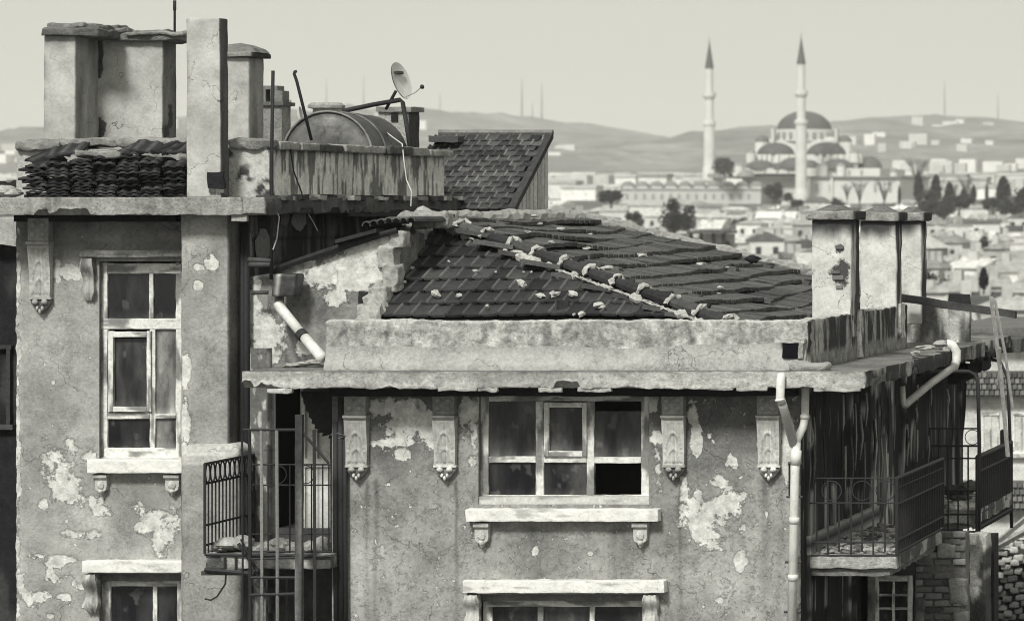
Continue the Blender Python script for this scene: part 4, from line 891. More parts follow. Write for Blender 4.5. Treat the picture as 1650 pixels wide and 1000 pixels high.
# tall window
w3 = window(left, YA+.10, [(160, 173, 422, 737), (283, 293, 422, 737), (173, 292, 424, 441), (160, 292, 513, 530), (240, 247, 441, 513), (241, 250, 530, 722), (173, 241, 662, 675), (250, 283, 667, 674), (160, 292, 721, 738)],
    [(172, 241, 440, 514, .02), (246, 284, 440, 514, .03), (181, 236, 545, 655, .035), (249, 284, 530, 668, .16), (172, 242, 674, 722, .02), (249, 284, 673, 722, .10)],
    [[(174, 182, 533, 663), (236, 243, 533, 663), (182, 236, 534, 543), (182, 236, 655, 663)]])
interior(w3, 162, 292, 424, 738, YA+.18, YA+1.3)
mk('sill', pbox(140, 300, 740, 762, YA-.16, YA+.14, res=.02, amp=.008, freq=9, rad=.008, tone=flaky(.8, .5, .36, 9, 24, 3, True)), M['whitewash'], w3)
sill_bracket(w3, 157, 176, 763, 797, YA); sill_bracket(w3, 270, 292, 763, 797, YA)
mk('lintel', pbox(128, 300, 403, 414, YA-.12, YA+.05, res=.03, amp=.01, freq=5, tone=flaky(.42, .24, .45, 6, 34, 4, True)), M['concrete'], w3)
scroll_bracket(w3, 136, 155, 416, 484, YA, .12, .34)
w4 = window(left, YA+.12, [(163, 178, 934, 1012), (178, 292, 934, 944), (246, 253, 944, 1012), (285, 293, 934, 1012)], [(177, 247, 943, 1012, .02), (252, 286, 943, 1012, .025)])
interior(w4, 162, 292, 926, 1012, YA+.2, YA+1)
mk('lintel', pbox(132, 300, 903, 922, YA-.17, YA+.1, res=.02, amp=.008, freq=9, rad=.006, tone=flaky(.8, .45, .36, 9, 44, 4, True)), M['whitewash'], w4)
mk('head_board', pbox(160, 292, 924, 935, YA+.04, YA+.2, res=.06, tone=ptone(.16, .4, 8)), M['oldwood'], w4)
scroll_bracket(w4, 141, 162, 923, 986, YA, .15, .45)
corbel(left, 69, 351, YA, 1.0, 1.14)
mk('peeled_eave', pbox(0, 24, 352, 405, YA-.02, YA+.1, res=.03, amp=.03, freq=4, tone=ptone(.42, .4, 4), warp=lambda V: V), M['plaster'], left) if False else None

# cornice and terrace
zt, zbm = Z(318, YS0), Z(346, YS0); xe = X(432, YS0)
def ctone(V):
    t = .37*(1+.3*(fbm(V[:,0]*3, V[:,1]*3, V[:,2]*5, 4, 2)-.5)*2); st = fbm(V[:,0]*9, V[:,1]*9, V[:,2]*.8, 3, 4)
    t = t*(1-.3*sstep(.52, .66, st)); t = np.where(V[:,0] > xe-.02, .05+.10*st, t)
    return t
def cwarp(V):
    out = V.copy(); low = sstep(zt-.06, zbm, V[:,2]); fr = (V[:,1] < YS0+.06) | (V[:,0] > xe-.05)
    out[:,2] += np.where(fr, ((fbm(V[:,0]*5, V[:,1]*5, 0, 5, 6)-.5)*.05 + .07*sstep(.60, .66, fbm(V[:,0]*1.6, V[:,1]*1.6, 0, 5, 36)))*low, 0)
    out[:,0] -= np.where(V[:,0] > xe-.3, .09*(fbm(V[:,1]*2, 0, V[:,2]*3, 4, 7)-.2)*1.2, 0)
    return out
xw0 = X(-60, YS0)
mk('cornice', rbox(xw0, xe, YS0, YS0+.6, zbm, zt, res=.02, amp=.009, freq=14, rad=.006, tone=ctone, warp=cwarp), M['concrete'], left)
mk('cornice', rbox(xe-1.2, xe-.001, YS0+.601, 53.6, zbm+.02, zt-.002, res=.05, amp=.03, freq=4, tone=ctone, warp=cwarp), M['concrete'], left)
mk('deck', rbox(xw0+.01, xe-1.201, YS0+.601, 57, zbm+.003, zt-.003, res=.6, tone=.2), M['concrete'], left)
# side wall in the shade below the eave
x_s = X(385, YA)
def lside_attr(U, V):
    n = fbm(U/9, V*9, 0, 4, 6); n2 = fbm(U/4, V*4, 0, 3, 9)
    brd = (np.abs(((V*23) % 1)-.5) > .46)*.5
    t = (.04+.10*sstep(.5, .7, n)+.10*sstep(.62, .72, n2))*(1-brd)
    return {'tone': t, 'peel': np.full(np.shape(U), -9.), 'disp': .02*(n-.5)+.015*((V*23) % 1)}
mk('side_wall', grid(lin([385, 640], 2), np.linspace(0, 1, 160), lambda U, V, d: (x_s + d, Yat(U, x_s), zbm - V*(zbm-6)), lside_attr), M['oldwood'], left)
mk('back_wall', rbox(X(26, YA), x_s-.1, 56.6, 56.9, 0, zbm, res=3, tone=.3), M['plaster'], left)
for px, py, w, h, t in ((478, 357, 9, 14, .45), (455, 352, 5, 10, .3), (420, 395, 9, 26, .35), (395, 395, 5, 20, .35)):
    mk('peeled_patch', blob((x_s+.03, Yat(px, x_s), Z(py, Yat(px, x_s))), (.03, w*.03, h*.0085), int(px), .5, 12, tone=t), M['mortar'], left)
# eave rubble along the side cornice
for i in range(26):
    px = 442 + i*12.5 + rnd.uniform(-4, 4); Yd = Yat(px, xe-.12)
    mk('eave_slate', rbox(xe-.32+rnd.uniform(-.05, .06), xe+.02+rnd.uniform(-.1, .06), Yd-.12, Yd+.14, zt-.03, zt+.012+rnd.uniform(0, .03), res=.06, amp=.02, freq=8, tone=rnd.choice((.45, .3, .12, .06, .05)), seed=i), M['mortar'], left)
mk('fascia_beam', rbox(xe-.25, xe-.05, 47.5, 53.5, zbm-.03, zbm+.06, res=.1, amp=.02, freq=3, tone=.03), M['oldwood'], left)
# parapet: front left run behind the tile stacks, corner run, shaded side run
zp = Z(240, 45.3)
mk('parapet', pbox(26, 300, 240, 322, 45.3, 45.5, res=.03, amp=.008, freq=4, rad=.015, tone=ptone(.44, .25, 3, 5)), M['plaster'], left)
def coping(px0, px1, py0, py1, Y, sd, t=.33): return pbox(px0, px1, py0, py1, Y, Y+.36, res=.018, amp=.05, freq=6, rad=.03, tone=lambda V: t*(.45+1.0*fbm(V[:,0]*7, V[:,1]*7, V[:,2]*11, 4, sd)), seed=sd)
mk('coping', coping(22, 96, 226, 241, 45.22, 3), M['mortar'], left); mk('coping', coping(93, 190, 223, 236, 45.24, 5), M['mortar'], left); mk('coping', coping(186, 302, 222, 236, 45.22, 8, .42), M['mortar'], left)
mk('coping', coping(60, 140, 234, 243, 45.26, 11, .2), M['mortar'], left)
mk('parapet', pbox(366, 434, 238, 322, 45.0, 45.2, res=.025, amp=.008, freq=5, rad=.012, tone=lambda V: .5*(1-.9*sstep(.52, .60, fbm(V[:,0]*5, 0, V[:,2]*5, 5, 5))*sstep(.42, .55, fbm(V[:,0]*2, 0, V[:,2]*2, 2, 9)))), M['plaster'], left)
mk('coping', coping(366, 440, 224, 240, 44.94, 13), M['mortar'], left)
x_p = X(434, 45.0); zp2 = Z(238, 45.0); Yend = Yat(717, x_p)
def spar_attr(U, V):
    pyv = 238 + (322-238)*V
    st = fbm(U/3.4, V*1.2, 0, 4, 3); s2 = fbm(U/9, V*5, 0, 4, 8); n = fbm(U/40, V*2, 0, 3, 2)
    m = sstep(.48, .60, st + .16*(.5-V)*0 + .15*(s2-.5))
    t = .64*(1-m) + .17*m; t = t*(.75+.5*n)*(1-.45*sstep(.12, .0, V))*(1+.1*V)
    return {'tone': t, 'peel': np.full(np.shape(U), -9.), 'disp': .012*(st-.5)+.01*(s2-.5)}
mk('side_parapet', grid(lin([434.5, 716], 1.5), np.linspace(0, 1, 70), lambda U, V, d: (x_p + d, Yat(U, x_p), zp2 + (zt-zp2)*V), spar_attr), M['plaster'], left)
mk('side_parapet_core', rbox(x_p-.2, x_p-.04, 45.21, Yend, zt, zp2, res=1, tone=.4), M['plaster'], left)
px = 440
i = 0
while px < 712:
    w = rnd.uniform(26, 44); a, b = Yat(px, x_p), Yat(min(px+w, 719), x_p); i += 1
    mk('coping', rbox(x_p-.26, x_p+.10+rnd.uniform(-.03, .03), a+.01, b, zp2-.02, zp2+.075+rnd.uniform(-.015, .015), res=.04, amp=.02, freq=6, rad=.015, tone=lambda V, k=i: (.10+.30*(k % 3 != 0))*(.5+fbm(V[:,0]*6, V[:,1]*6, V[:,2]*10, 3, k)), seed=i), M['mortar'], left)
    px += w
mk('roof_rail', tube([P(428, 238, 44.85), P(470, 240, 46.0), P(540, 246, 47.6)], .022, 7, tone=.06), M['iron'], left)
# the cracked double chimney
def shaft(name, x0, x1, y0, y1, z0, z1, peel_l, Yf, sd, side_t=.13, warp=None, parent=None, dark_top=.0):
    def tn(V):
        t = .42*(1+.36*(fbm(V[:,0]*2.5, V[:,1]*2.5, V[:,2]*2.5, 4, sd)-.5)*2)
        t = t*(1-.35*sstep(x0+.06, x0, V[:,0])*sstep(.45, .6, fbm(V[:,2]*4, 0, 0, 3, sd)))
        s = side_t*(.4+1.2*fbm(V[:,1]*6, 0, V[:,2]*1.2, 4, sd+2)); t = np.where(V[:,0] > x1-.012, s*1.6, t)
        if dark_top: t = t*(1-dark_top*sstep(z1-.25, z1-.03, V[:,2]+.2*(fbm(V[:,0]*5, V[:,1]*5, 0, 3, sd)-.5)))
        return t
    g = rbox(x0, x1, y0, y1, z0, z1, res=.03, amp=.008, freq=4, rad=.02, tone=tn, warp=warp, seed=sd)
    U, V = pxof(g[0][:,0], g[0][:,1]), pyof(g[0][:,2], g[0][:,1])
    g[2]['peel'] = ell(U, V, peel_l)*1.2 + (fbm(U/10, V/10, 0, 3, sd)-.5)*1.2 if peel_l else np.full(len(U), -9.)
    return mk(name, g, M['cracked'], parent)
ch = empty('chimney', None, left)
ya0, yb0 = 46.0, 46.72; zc0, zc1 = zt, Z(57, 46)
shaft('flue', X(70, ya0), X(122, ya0), ya0, yb0+.5, zc0, zc1, [], ya0, 3, .17, parent=ch, dark_top=.3)
shaft('flue', X(150, yb0), X(263, yb0), yb0, yb0+.46, zc0, zc1-.012, [(160, 90, 7, 34), (152, 210, 6, 22), (162, 205, 8, 14), (275, 190, 4, 20), (268, 212, 6, 10)], yb0, 21, .12, parent=ch, dark_top=.2)
for i, (a, b, c_, d, Y, dp) in enumerate(((66, 158, -.02, .09, 45.92, .85), (150, 290, -.04, .07, 46.62, .7), (74, 132, .09, .16, 46.0, .8), (122, 160, .06, .13, 46.1, .6), (156, 210, .05, .11, 46.6, .6), (200, 294, .03, .08, 46.56, .5), (150, 188, .09, .15, 46.7, .5), (215, 262, .06, .10, 46.7, .4))):
    mk('cap_slab', rbox(X(a, Y), X(b, Y), Y, Y+dp, zc1+c_, zc1+d, res=.022, amp=.038, freq=5, rad=.02, tone=lambda V, k=i: (.17+.08*(k % 3))*(.4+1.1*fbm(V[:,0]*6, V[:,1]*6, V[:,2]*12, 4, k)), seed=i), M['mortar'], ch)
# the tall pillar before them
pw = X(300, 44.5); pz1, pz0 = Z(29, 44.5), zt
def pwarp(V): k = (V[:,2]-pz0)/(pz1-pz0); out = V.copy(); out[:,0] = pw + (V[:,0]-pw)*(1 + .05*(1-k)); return out
pl_ = empty('chimney', None, left)
shaft('flue', pw, X(355, 44.5), 44.5, 44.76, pz0, pz1, [(338, 285, 3, 3)], 44.5, 11, .06, warp=pwarp, parent=pl_)
mk('soot_hole', pbox(334, 361, 277, 304, 44.47, 44.52, res=.02, amp=.02, freq=6, tone=.02), M['oldwood'], pl_)
for i, (a, b) in enumerate(((336, 346), (347, 360))): mk('brick', pbox(a, b, 305, 311, 44.468, 44.56, res=.05, amp=.005, tone=.13), M['brick'], pl_)
# capped chimney behind
rc = empty('chimney', None, left)
shaft('flue', X(350, 47), X(402, 47), 47, 47.53, zt, Z(92, 47), [], 47, 15, .14, parent=rc)
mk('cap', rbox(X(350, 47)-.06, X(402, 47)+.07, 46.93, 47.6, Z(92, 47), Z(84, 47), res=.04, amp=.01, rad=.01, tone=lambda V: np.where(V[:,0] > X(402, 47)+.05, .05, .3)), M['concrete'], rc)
mk('cap_top', lathe([(.40, 0), (.34, .05), (.18, .10), (0.001, .125)], ((X(350, 47)+X(402, 47))/2, 47.26, Z(84, 47)), 4, .2, a0=math.pi/4, a1=2.25*math.pi), M['concrete'], rc)
# rods and poles (loose on the roof)
def rod(name, pts, r, label, t=.02): return tag(mk(name, tube(pts, r, 7, tone=t), M['iron'], smooth=True), label, 'pole')
rod('antenna_rod', [P(281.5, 60, 46.9), P(281.5, 18, 46.9), P(281.5, 16, 46.9), P(281.5, 1, 46.9)], [.015, .015, .021, .021], 'thin black rod standing on the cracked double chimney')
rod('vent_pipe', [P(437, 450, 44.75), P(438, 330, 44.75), P(438, 240, 44.75), P(440, 114, 44.75)], .021, 'tall straight black pipe rising past the terrace corner')
rod('hooked_rod', [P(502, 226, 47.2), P(478, 130, 47.2), P(474, 119, 47.2), P(475, 116, 47.2), P(478, 115, 47.2)], .02, 'leaning black rod with a hooked tip before the tank')
# stub pipes under the corner
for i, (a, b, r) in enumerate((((400, 418), (437, 420), .03), ((402, 426), (436, 426), .035), ((405, 471), (432, 471), .022))): mk('pipe_stub', tube([P(*a, 44.75), P(*b, 44.75)], r, 8, tone=.07), M['iron'], left, smooth=True)
for i, px in enumerate((391, 397)): mk('drain_pipe', tube([P(px, 352, 44.9), P(px, 600, 44.9), P(px, 1010, 44.9)], .04, 8, tone=.02), M['iron'], left, smooth=True)
mk('corner_block', pbox(408, 432, 316, 340, 44.42, 44.8, res=.04, amp=.02, rad=.02, tone=.06), M['mortar'], left)
mk('white_scrap', pbox(372, 398, 346, 357, 44.35, 44.4, res=.03, amp=.02, freq=6, tone=.5), M['mortar'], left)
# cables
def cable(pts, Ys, r, t, label): return tag(mk('cable', tube([P(p[0], p[1], Y) for p, Y in zip(pts, Ys)], r, 5, tone=t), M['pvc']), label, 'cable')
cable([(560, 182), (600, 196), (634, 222), (648, 232), (651, 260), (655, 290), (663, 308), (662, 332)], [50]*4+[49.6]*2+[49.2]*2, .008, .62, 'thin white cable looping from the tank down the streaked parapet')
cable([(468, 240), (473, 275), (486, 310), (490, 325)], [45.6, 45.8, 46, 46.1], .009, .03, 'thin dark wire hanging down the streaked parapet by the corner')
cable([(442, 330), (450, 350), (446, 385), (440, 402)], [44.7]*4, .008, .5, 'thin pale wire dangling beside the tall black pipe')
cable([(497, 345), (505, 358), (512, 372)], [46]*3, .006, .35, 'short pale wire hanging under the dark eave')

# ------------------------------------------------------------------ stacks of roof tiles on the left cornice
sx = [36, 76, 114, 151, 188, 226, 262, 300]; tops = [262, 258, 256, 250, 250, 254, 258]
rank = ['farthest from', 'sixth from', 'fifth from', 'fourth from', 'third from', 'second from', 'next to']
for s in range(7):
    Yt = 44.55 + rnd.uniform(-.03, .03); w = (sx[s+1]-sx[s])*Yt/FPX
    pxc = (sx[s]+sx[s+1])/2; z = zt + .035; zmax = Z(tops[s], Yt); j = 0
    while z < zmax:
        o = Vector((X(pxc, Yt)+rnd.gauss(0, .014) + (.03*math.sin(j*2.2) if s == 0 else 0), Yt + rnd.gauss(0, .03), z))
        Mx = Matrix.Translation(o) @ Matrix.Rotation(math.radians(rnd.gauss(0, 4.0) + (14*math.sin(j*1.7) if s == 0 else 0) + (180 if rnd.random() < .4 else 0)*0), 4, 'Z') @ Matrix.Rotation(math.radians(rnd.gauss(0, 1.8)), 4, 'Y') @ Matrix.Diagonal((w/.214*rnd.uniform(.9, .99), 1.05, rnd.uniform(1.0, 1.5), 1))
        t = inst('roof_tile', stack_tile_me, Mx); tag(t, f'dark clay roof tile in the flat stack {rank[s]} the tall pillar', 'roof tile', 'roof tiles stacked on the terrace edge')
        z += .038 + rnd.uniform(-.003, .004); j += 1
loose = [((58, 264), 24, 0, 'tile tilted on the outermost tile stack, ridges up'), ((92, 252), -8, 14, 'slanting tile topping the sixth tile stack from the pillar'), ((110, 247), -6, 8, 'slanting tile bridging two stacks near the coping crack'),
         ((205, 246), 6, -6, 'slumped tile on top of the third tile stack from the pillar'), ((228, 243), 8, 10, 'slumped tile bridging the stacks under the coping'), ((252, 245), 5, -14, 'crooked tile on top of the second stack'), ((280, 246), -5, 6, 'crooked tile topping the stack beside the pillar')]
for (p, ry, rz, lb) in loose:
    t = inst('roof_tile', stack_tile_me, Matrix.Translation(P(p[0], p[1], 44.6)) @ Matrix.Rotation(math.radians(rz), 4, 'Z') @ Matrix.Rotation(math.radians(ry), 4, 'Y') @ Matrix.Rotation(math.radians(14), 4, 'X') @ Matrix.Diagonal((1.35, 1.2, 1.3, 1)))
    tag(t, lb, 'roof tile')
tag(mk('cement_cloth', pbox(118, 190, 243, 254, 44.5, 45.0, res=.03, amp=.05, freq=4, tone=ptone(.34, .4, 6), rad=.02), M['mortar']), 'pale crusted cement sheet lying over the fourth and fifth tile stacks', 'debris')
for i, (px, py, r) in enumerate(((8, 308, 12), (22, 311, 8))): tag(mk('rubble_lump', blob(P(px, py, 44.6), (r*.011, .15, r*.006), i+7, .5, 12, tone=.55), M['mortar']), ['pale rubble at the outer end of the left cornice', 'smaller pale rubble lump beside the outermost tile stack'][i], 'rubble')

# ------------------------------------------------------------------ roof-top things behind the terrace
tank = empty('water_tank', (X(525, 49), 49.8, zt)); tag(tank, 'rusty horizontal cylindrical tank lying behind the streaked parapet', 'tank')
tc = P(527, 252, 49.0); R_ = .60
def ring_pts(y, r, n=40): return [(tc.x + r*math.cos(a), y, tc.z + r*math.sin(a)) for a in np.linspace(0, 2*math.pi, n, endpoint=False)]
V = []; prof = [(49.0, .001), (48.985, .25), (49.0, .5), (49.03, .585), (49.03, .6), (49.10, .6), (49.11, .585), (49.9, .585), (49.905, .6), (49.95, .6), (49.955, .585), (50.6, .585), (50.65, .55), (50.7, .001)]
for y, r in prof: V += ring_pts(y, r)
Fs = [(i*40+k, i*40+(k+1) % 40, (i+1)*40+(k+1) % 40, (i+1)*40+k) for i in range(len(prof)-1) for k in range(40)]
V = np.array(V); tt = np.where(V[:,1] < 49.02, .15, .06)*(.5+1.0*fbm(V[:,0]*4, V[:,1]*4, V[:,2]*4, 4, 3))
mk('shell', (V, Fs, {'tone': tt}), M['sheet'], tank, smooth=True)
for y, rr_, t_ in ((49.01, .592, .2), (49.62, .592, .14)): mk('band', tube([Vector(p) for p in ring_pts(y, rr_)]+[Vector(ring_pts(y, rr_)[0])], .016, 6, cap=False, tone=t_), M['sheet'], tank, smooth=True)
for y in (49.3, 50.4): mk('saddle', rbox(tc.x-.4, tc.x+.4, y, y+.15, zt, tc.z-.42, res=.3, tone=.2), M['concrete'], tank)
dish = empty('satellite_dish', P(648, 235, 51)); tag(dish, 'pale satellite dish tilted on a bent tube frame above the tank', 'satellite dish')
dc = P(647, 130, 50.6)
Md = Matrix.Translation(dc) @ Vector((.95, -.14, .30)).to_track_quat('Z', 'Y').to_matrix().to_4x4()
pr = [(r, .16*r*r/.06*.25 - .04) for r in np.linspace(.001, .26, 9)]
g = lathe(pr, (0, 0, 0), 32, .58); g2 = lathe([(r, z-.012) for r, z in pr][::-1], (0, 0, 0), 32, .5)
mk('reflector', xf(join([g, g2]), Md), M['pvc'], dish, smooth=True)
mk('stripe', xf(rbox(-.10, .10, .095, .13, -.022, .018, res=.05, tone=.05), Md), M['iron'], dish)
mk('arm', tube([P(652, 157, 50.6), P(668, 150, 50.4), P(680, 140, 50.3)], .006, 5, tone=.3), M['iron'], dish)
mk('receiver', blob(P(680, 140, 50.3), (.03, .04, .03), 4, .3, 9, tone=.03), M['iron'], dish)
mk('mast', tube([P(622, 176, 50.8), P(638, 147, 50.7)], .022, 7, tone=.03), M['iron'], dish)
mk('bent_tube', tube([P(553, 179, 50.3), P(600, 169, 50.6), P(645, 161, 50.8), P(649, 166, 50.8), P(655, 200, 50.7), P(661, 240, 50.6)], .032, 8, tone=.025), M['iron'], dish, smooth=True)
vent = empty('roof_vent', P(527, 200, 52)); tag(vent, 'squat round vent with a flat disc cap behind the tank', 'vent')
mk('cap', lathe([(.001, .06), (.2, .055), (.25, .02), (.25, -.02), (.2, -.03), (.001, -.03)], tuple(P(526, 172, 52)), 20, .34), M['concrete'], vent); mk('neck', lathe([(.2, 0), (.2, .2)], tuple(P(528, 196, 52)), 16, .45), M['concrete'], vent)
rch = empty('rear_chimney', P(640, 240, 54)); tag(rch, 'low block chimney with square flue hole behind the dish frame', 'chimney')
mk('wall', pbox(610, 659, 176, 260, 54, 54.5, res=.06, amp=.01, tone=lambda V: np.where(V[:,0] > X(658, 54), .06, .42)), M['concrete'], rch); mk('cap', pbox(606, 662, 172, 180, 53.95, 54.6, res=.06, amp=.01, tone=.25), M['concrete'], rch); mk('flue_hole', pbox(630, 641, 182, 196, 53.98, 54.1, res=.1, tone=.02), M['oldwood'], rch)
fch = empty('far_chimney', P(445, 240, 56)); tag(fch, 'stepped chimney pot with open square holes beside the tall black pipe', 'chimney')
mk('shaft', pbox(412, 454, 168, 240, 56, 56.4, res=.08, amp=.01, tone=.26), M['concrete'], fch); mk('ledge', pbox(408, 456, 164, 170, 55.95, 56.5, res=.08, tone=.14), M['concrete'], fch)
for a, b, c_, d in ((422, 428, 140, 166), (436, 447, 140, 166), (422, 447, 138, 144), (446, 455, 146, 166)): mk('pot', pbox(a, b, c_, d, 56, 56.3, res=.1, amp=.006, tone=.2), M['concrete'], fch)
tag(mk('plant_dish', lathe([(.001, -.02), (.1, 0), (.16, .05)], (0, 0, 0), 20, .5), M['pvc'], origin=(0, 0, 0)), 'small pale dish edge-on behind the tank end', 'satellite dish').matrix_world = Matrix.Translation(P(482, 190, 54)) @ Matrix.Rotation(math.radians(75), 4, 'Y') @ Matrix.Diagonal((1, .6, 1, 1))
tag(mk('curved_cowl', tube([P(466, 166, 57), P(460, 160, 57), P(455, 175, 57), P(452, 215, 57), P(446, 235, 57)], [.05, .09, .10, .14, .12], 10, tone=.5), M['pvc'], smooth=True), 'pale curved cowl behind the stepped chimney', 'vent')

# ------------------------------------------------------------------ the house with the mono-pitch tiled roof behind
nh = empty('tiled_house', (X(790, 54), 54, 0)); tag(nh, 'house behind with a pale-flecked tiled slope and boarded gable end', 'house')
y_e, y_r = 52.2, Yat(884, X(825, 52.2)); xg = X(825, 52.2); z_e2, z_r = Z(338, 52.2), Z(216, y_r); xg0 = X(640, 52.2)
up = Vector((0, y_r-y_e, z_r-z_e2)); Ln = up.length; nn = Vector((0, -(z_r-z_e2), y_r-y_e))
mk('wall', rbox(xg0, xg-.06, y_e+.12, y_r, 0, z_e2-.02, res=2, tone=.3), M['plaster'], nh)
V = np.array([(xg-.05, y_e+.1, z_e2-.06), (xg-.05, y_r, z_e2-.06), (xg-.05, y_r, z_r-.04), (xg0, y_e+.1, z_e2-.06), (xg0, y_r, z_e2-.06), (xg0, y_r, z_r-.04)])
mk('gable', (V, [(0,1,2), (3,5,4), (0,2,5,3), (1,4,5,2), (0, 3, 4, 1)], {'tone': np.full(6, .3)}), M['plaster'], nh)
for i in range(9):
    y0 = y_e+.15+(y_r-y_e-.15)*i/9; y1 = y_e+.15+(y_r-y_e-.15)*(i+.86)/9; h = lambda y: z_e2-.1+(z_r-z_e2)*(y-y_e)/(y_r-y_e)
    Vb = np.array([(xg+dx, y, z) for dx in (-.05, .0) for y, z in ((y0, 8), (y1, 8), (y1, h(y1)), (y0, h(y0)))])
    mk('board', (Vb, [(4,5,6,7), (0,3,2,1), (0,1,5,4), (1,2,6,5), (2,3,7,6), (3,0,4,7)], {'tone': np.full(8, .38+.06*(i % 3))}), M['oldwood'], nh)
rf = mk('roof', (np.array([(xg0, y_e, z_e2-.03), (xg, y_e, z_e2-.03), (xg, y_r+.05, z_r-.03), (xg0, y_r+.05, z_r-.03)]), [(0,1,2,3)], {'tone': np.full(4, .06)}), M['tile'], nh)
ex = Ln/14.5; tg2 = tile_geom(th=.025); tg2[2]['tone'] = tg2[2]['tone']*1.35; pale_tile_me = new_mesh('tile', tg2, M['tile'])
for r in range(14):
    x = xg - .10 - (.07 if r % 2 else 0); c_ = 0
    while x > xg0 and c_ < 13:
        inst('tile', pale_tile_me, slope_frame(Vector((x, y_e, z_e2)) + up.normalized()*(r*ex) + nn.normalized()*.02, up, nn) @ Matrix.Rotation(math.radians(-6+rnd.gauss(0, 1)), 4, 'X') @ Matrix.Diagonal((.74, .46, .8, 1)), rf)
        x -= .155; c_ += 1
vg = []
for dx, dz in ((-.05, -.06), (.05, -.06), (.05, .04), (-.05, .04)):
    vg += [(xg+dx, y_e-.03, z_e2+dz), (xg+dx, y_r+.08, z_r+dz)]
mk('verge', (np.array(vg), [(0,1,3,2), (2,3,5,4), (4,5,7,6), (6,7,1,0), (0,2,4,6), (1,7,5,3)], {'tone': np.full(8, .05)}), M['oldwood'], rf)
mk('ridge', tube([(xg0, y_r+.05, z_r+.02), (xg+.05, y_r+.05, z_r+.02)], .05, 6, tone=.12), M['tile'], rf)
tag(mk('loose_sheet', pbox(690, 740, 218, 228, 53.6, 54.2, res=.06, amp=.05, freq=3, tone=.06), M['iron']), 'dark loose metal sheet at the end of the tiled ridge', 'metal sheet')

# ------------------------------------------------------------------ neighbour at the left edge, its shadow put into the dark wall colour
dn = empty('dark_house', (X(-60, 46.5), 47, 0)); tag(dn, 'house wall coloured dark for its shadow beyond the pale wall edge at the far left', 'house')
mk('wall', pbox(-160, 30, 352, 1012, 46.5, 46.8, res=.05, amp=.01, tone=lambda V: .018+.03*sstep(.5, .7, fbm(V[:,0]*5, 0, V[:,2]*1.5, 4, 4))), M['oldwood'], dn)
mk('window_frame', join([pbox(-30, 18, 556, 562, 46.42, 46.5, res=.1, tone=.05), pbox(10, 16, 562, 690, 46.42, 46.5, res=.1, tone=.05), pbox(-30, 20, 684, 692, 46.40, 46.5, res=.1, tone=.08)]), M['oldwood'], dn)
mk('peeled_corner', pbox(-20, 25, 350, 396, 46.3, 46.5, res=.03, amp=.05, freq=4, tone=ptone(.4, .4, 4), warp=lambda V: V - np.stack([0*V[:,0], 0*V[:,0], 0*V[:,0]], 1)), M['plaster'], dn)
mk('roof_slope', pbox(-160, -2, 292, 316, 48, 50, res=.1, amp=.05, tone=.12), M['tile'], dn)

# ------------------------------------------------------------------ pale house and rubble wall at the right edge
YH = 84.0
ph = empty('pale_house', (X(1640, YH), YH+4, 0)); tag(ph, 'pale rendered house with tiled awning bands and shuttered windows behind the planks', 'house')
mk('wall', rbox(X(1540, YH), X(1800, YH), YH, YH+8, 0, Z(548, YH), res=.5, amp=.01, tone=ptone(.62, .1, .5)), M['plaster'], ph)
mk('roof', rbox(X(1525, YH)-.2, X(1815, YH), YH-.5, YH+8.4, Z(548, YH), Z(528, YH), res=.5, amp=.03, tone=.14), M['tile'], ph)
for j, (a, b) in enumerate(((598, 638), (775, 822))):
    bd = mk('tiled_band', pbox(1538, 1802, a, b, YH-.35, YH, res=.4, tone=.10), M['tile'], ph)
    for r in range(4):
        for c_ in range(24):
            px = 1545+c_*8.2+(4 if r % 2 else 0); py = a+6+r*((b-a)/4.2)
            mk('tile', pbox(px-3.2, px+3.2, py-3.6, py+3.6, YH-.42, YH-.34, res=.3, tone=.16), M['tile'], bd)
for px in (1596, 1646, 1700):
    w = window(ph, YH-.03, [(px-14, px-11, 668, 728), (px+11, px+14, 668, 728), (px-14, px+14, 664, 669), (px-1, px+1, 669, 728), (px-14, px+14, 726, 731)], [(px-11, px-1, 669, 727, .10), (px+1, px+11, 669, 727, .10)])
    mk('sill', pbox(px-18, px+18, 731, 737, YH-.15, YH, res=.3, tone=.6), M['concrete'], w)
rw = empty('rubble_wall', (X(1640, 62), 62, 0)); tag(rw, 'collapsed rubble stone wall below the far balcony at the right edge', 'wall')
mk('core', pbox(1596, 1760, 890, 1500, 62.3, 63, res=.3, amp=.08, tone=.16), M['mortar'], rw)
for r in range(16):
    for c_ in range(7):
        px = 1600+c_*17+rnd.uniform(-3, 3)+(8 if r % 2 else 0); py = 872+r*11+rnd.uniform(-2, 2)-c_*4
        mk('stone', pbox(px-rnd.uniform(6, 9), px+rnd.uniform(6, 9), py-5, py+4.4, 62.1+rnd.uniform(-.05, .05), 62.4, res=.07, amp=.03, freq=4, rad=.03, tone=rnd.choice((.28, .34, .42, .5))*(1.5 if r < 6 else .5), seed=r*9+c_), M['mortar'], rw)
for i, (a, b) in enumerate((((1600, 878), (1656, 832)), ((1598, 886), (1652, 856)))): tag(mk('fallen_plank', tube([P(*a, 61.6), P(*b, 61.2)], .05, 4, tone=.4), M['oldwood']), ['upper fallen plank across the rubble wall', 'lower fallen plank across the rubble wall'][i], 'plank')

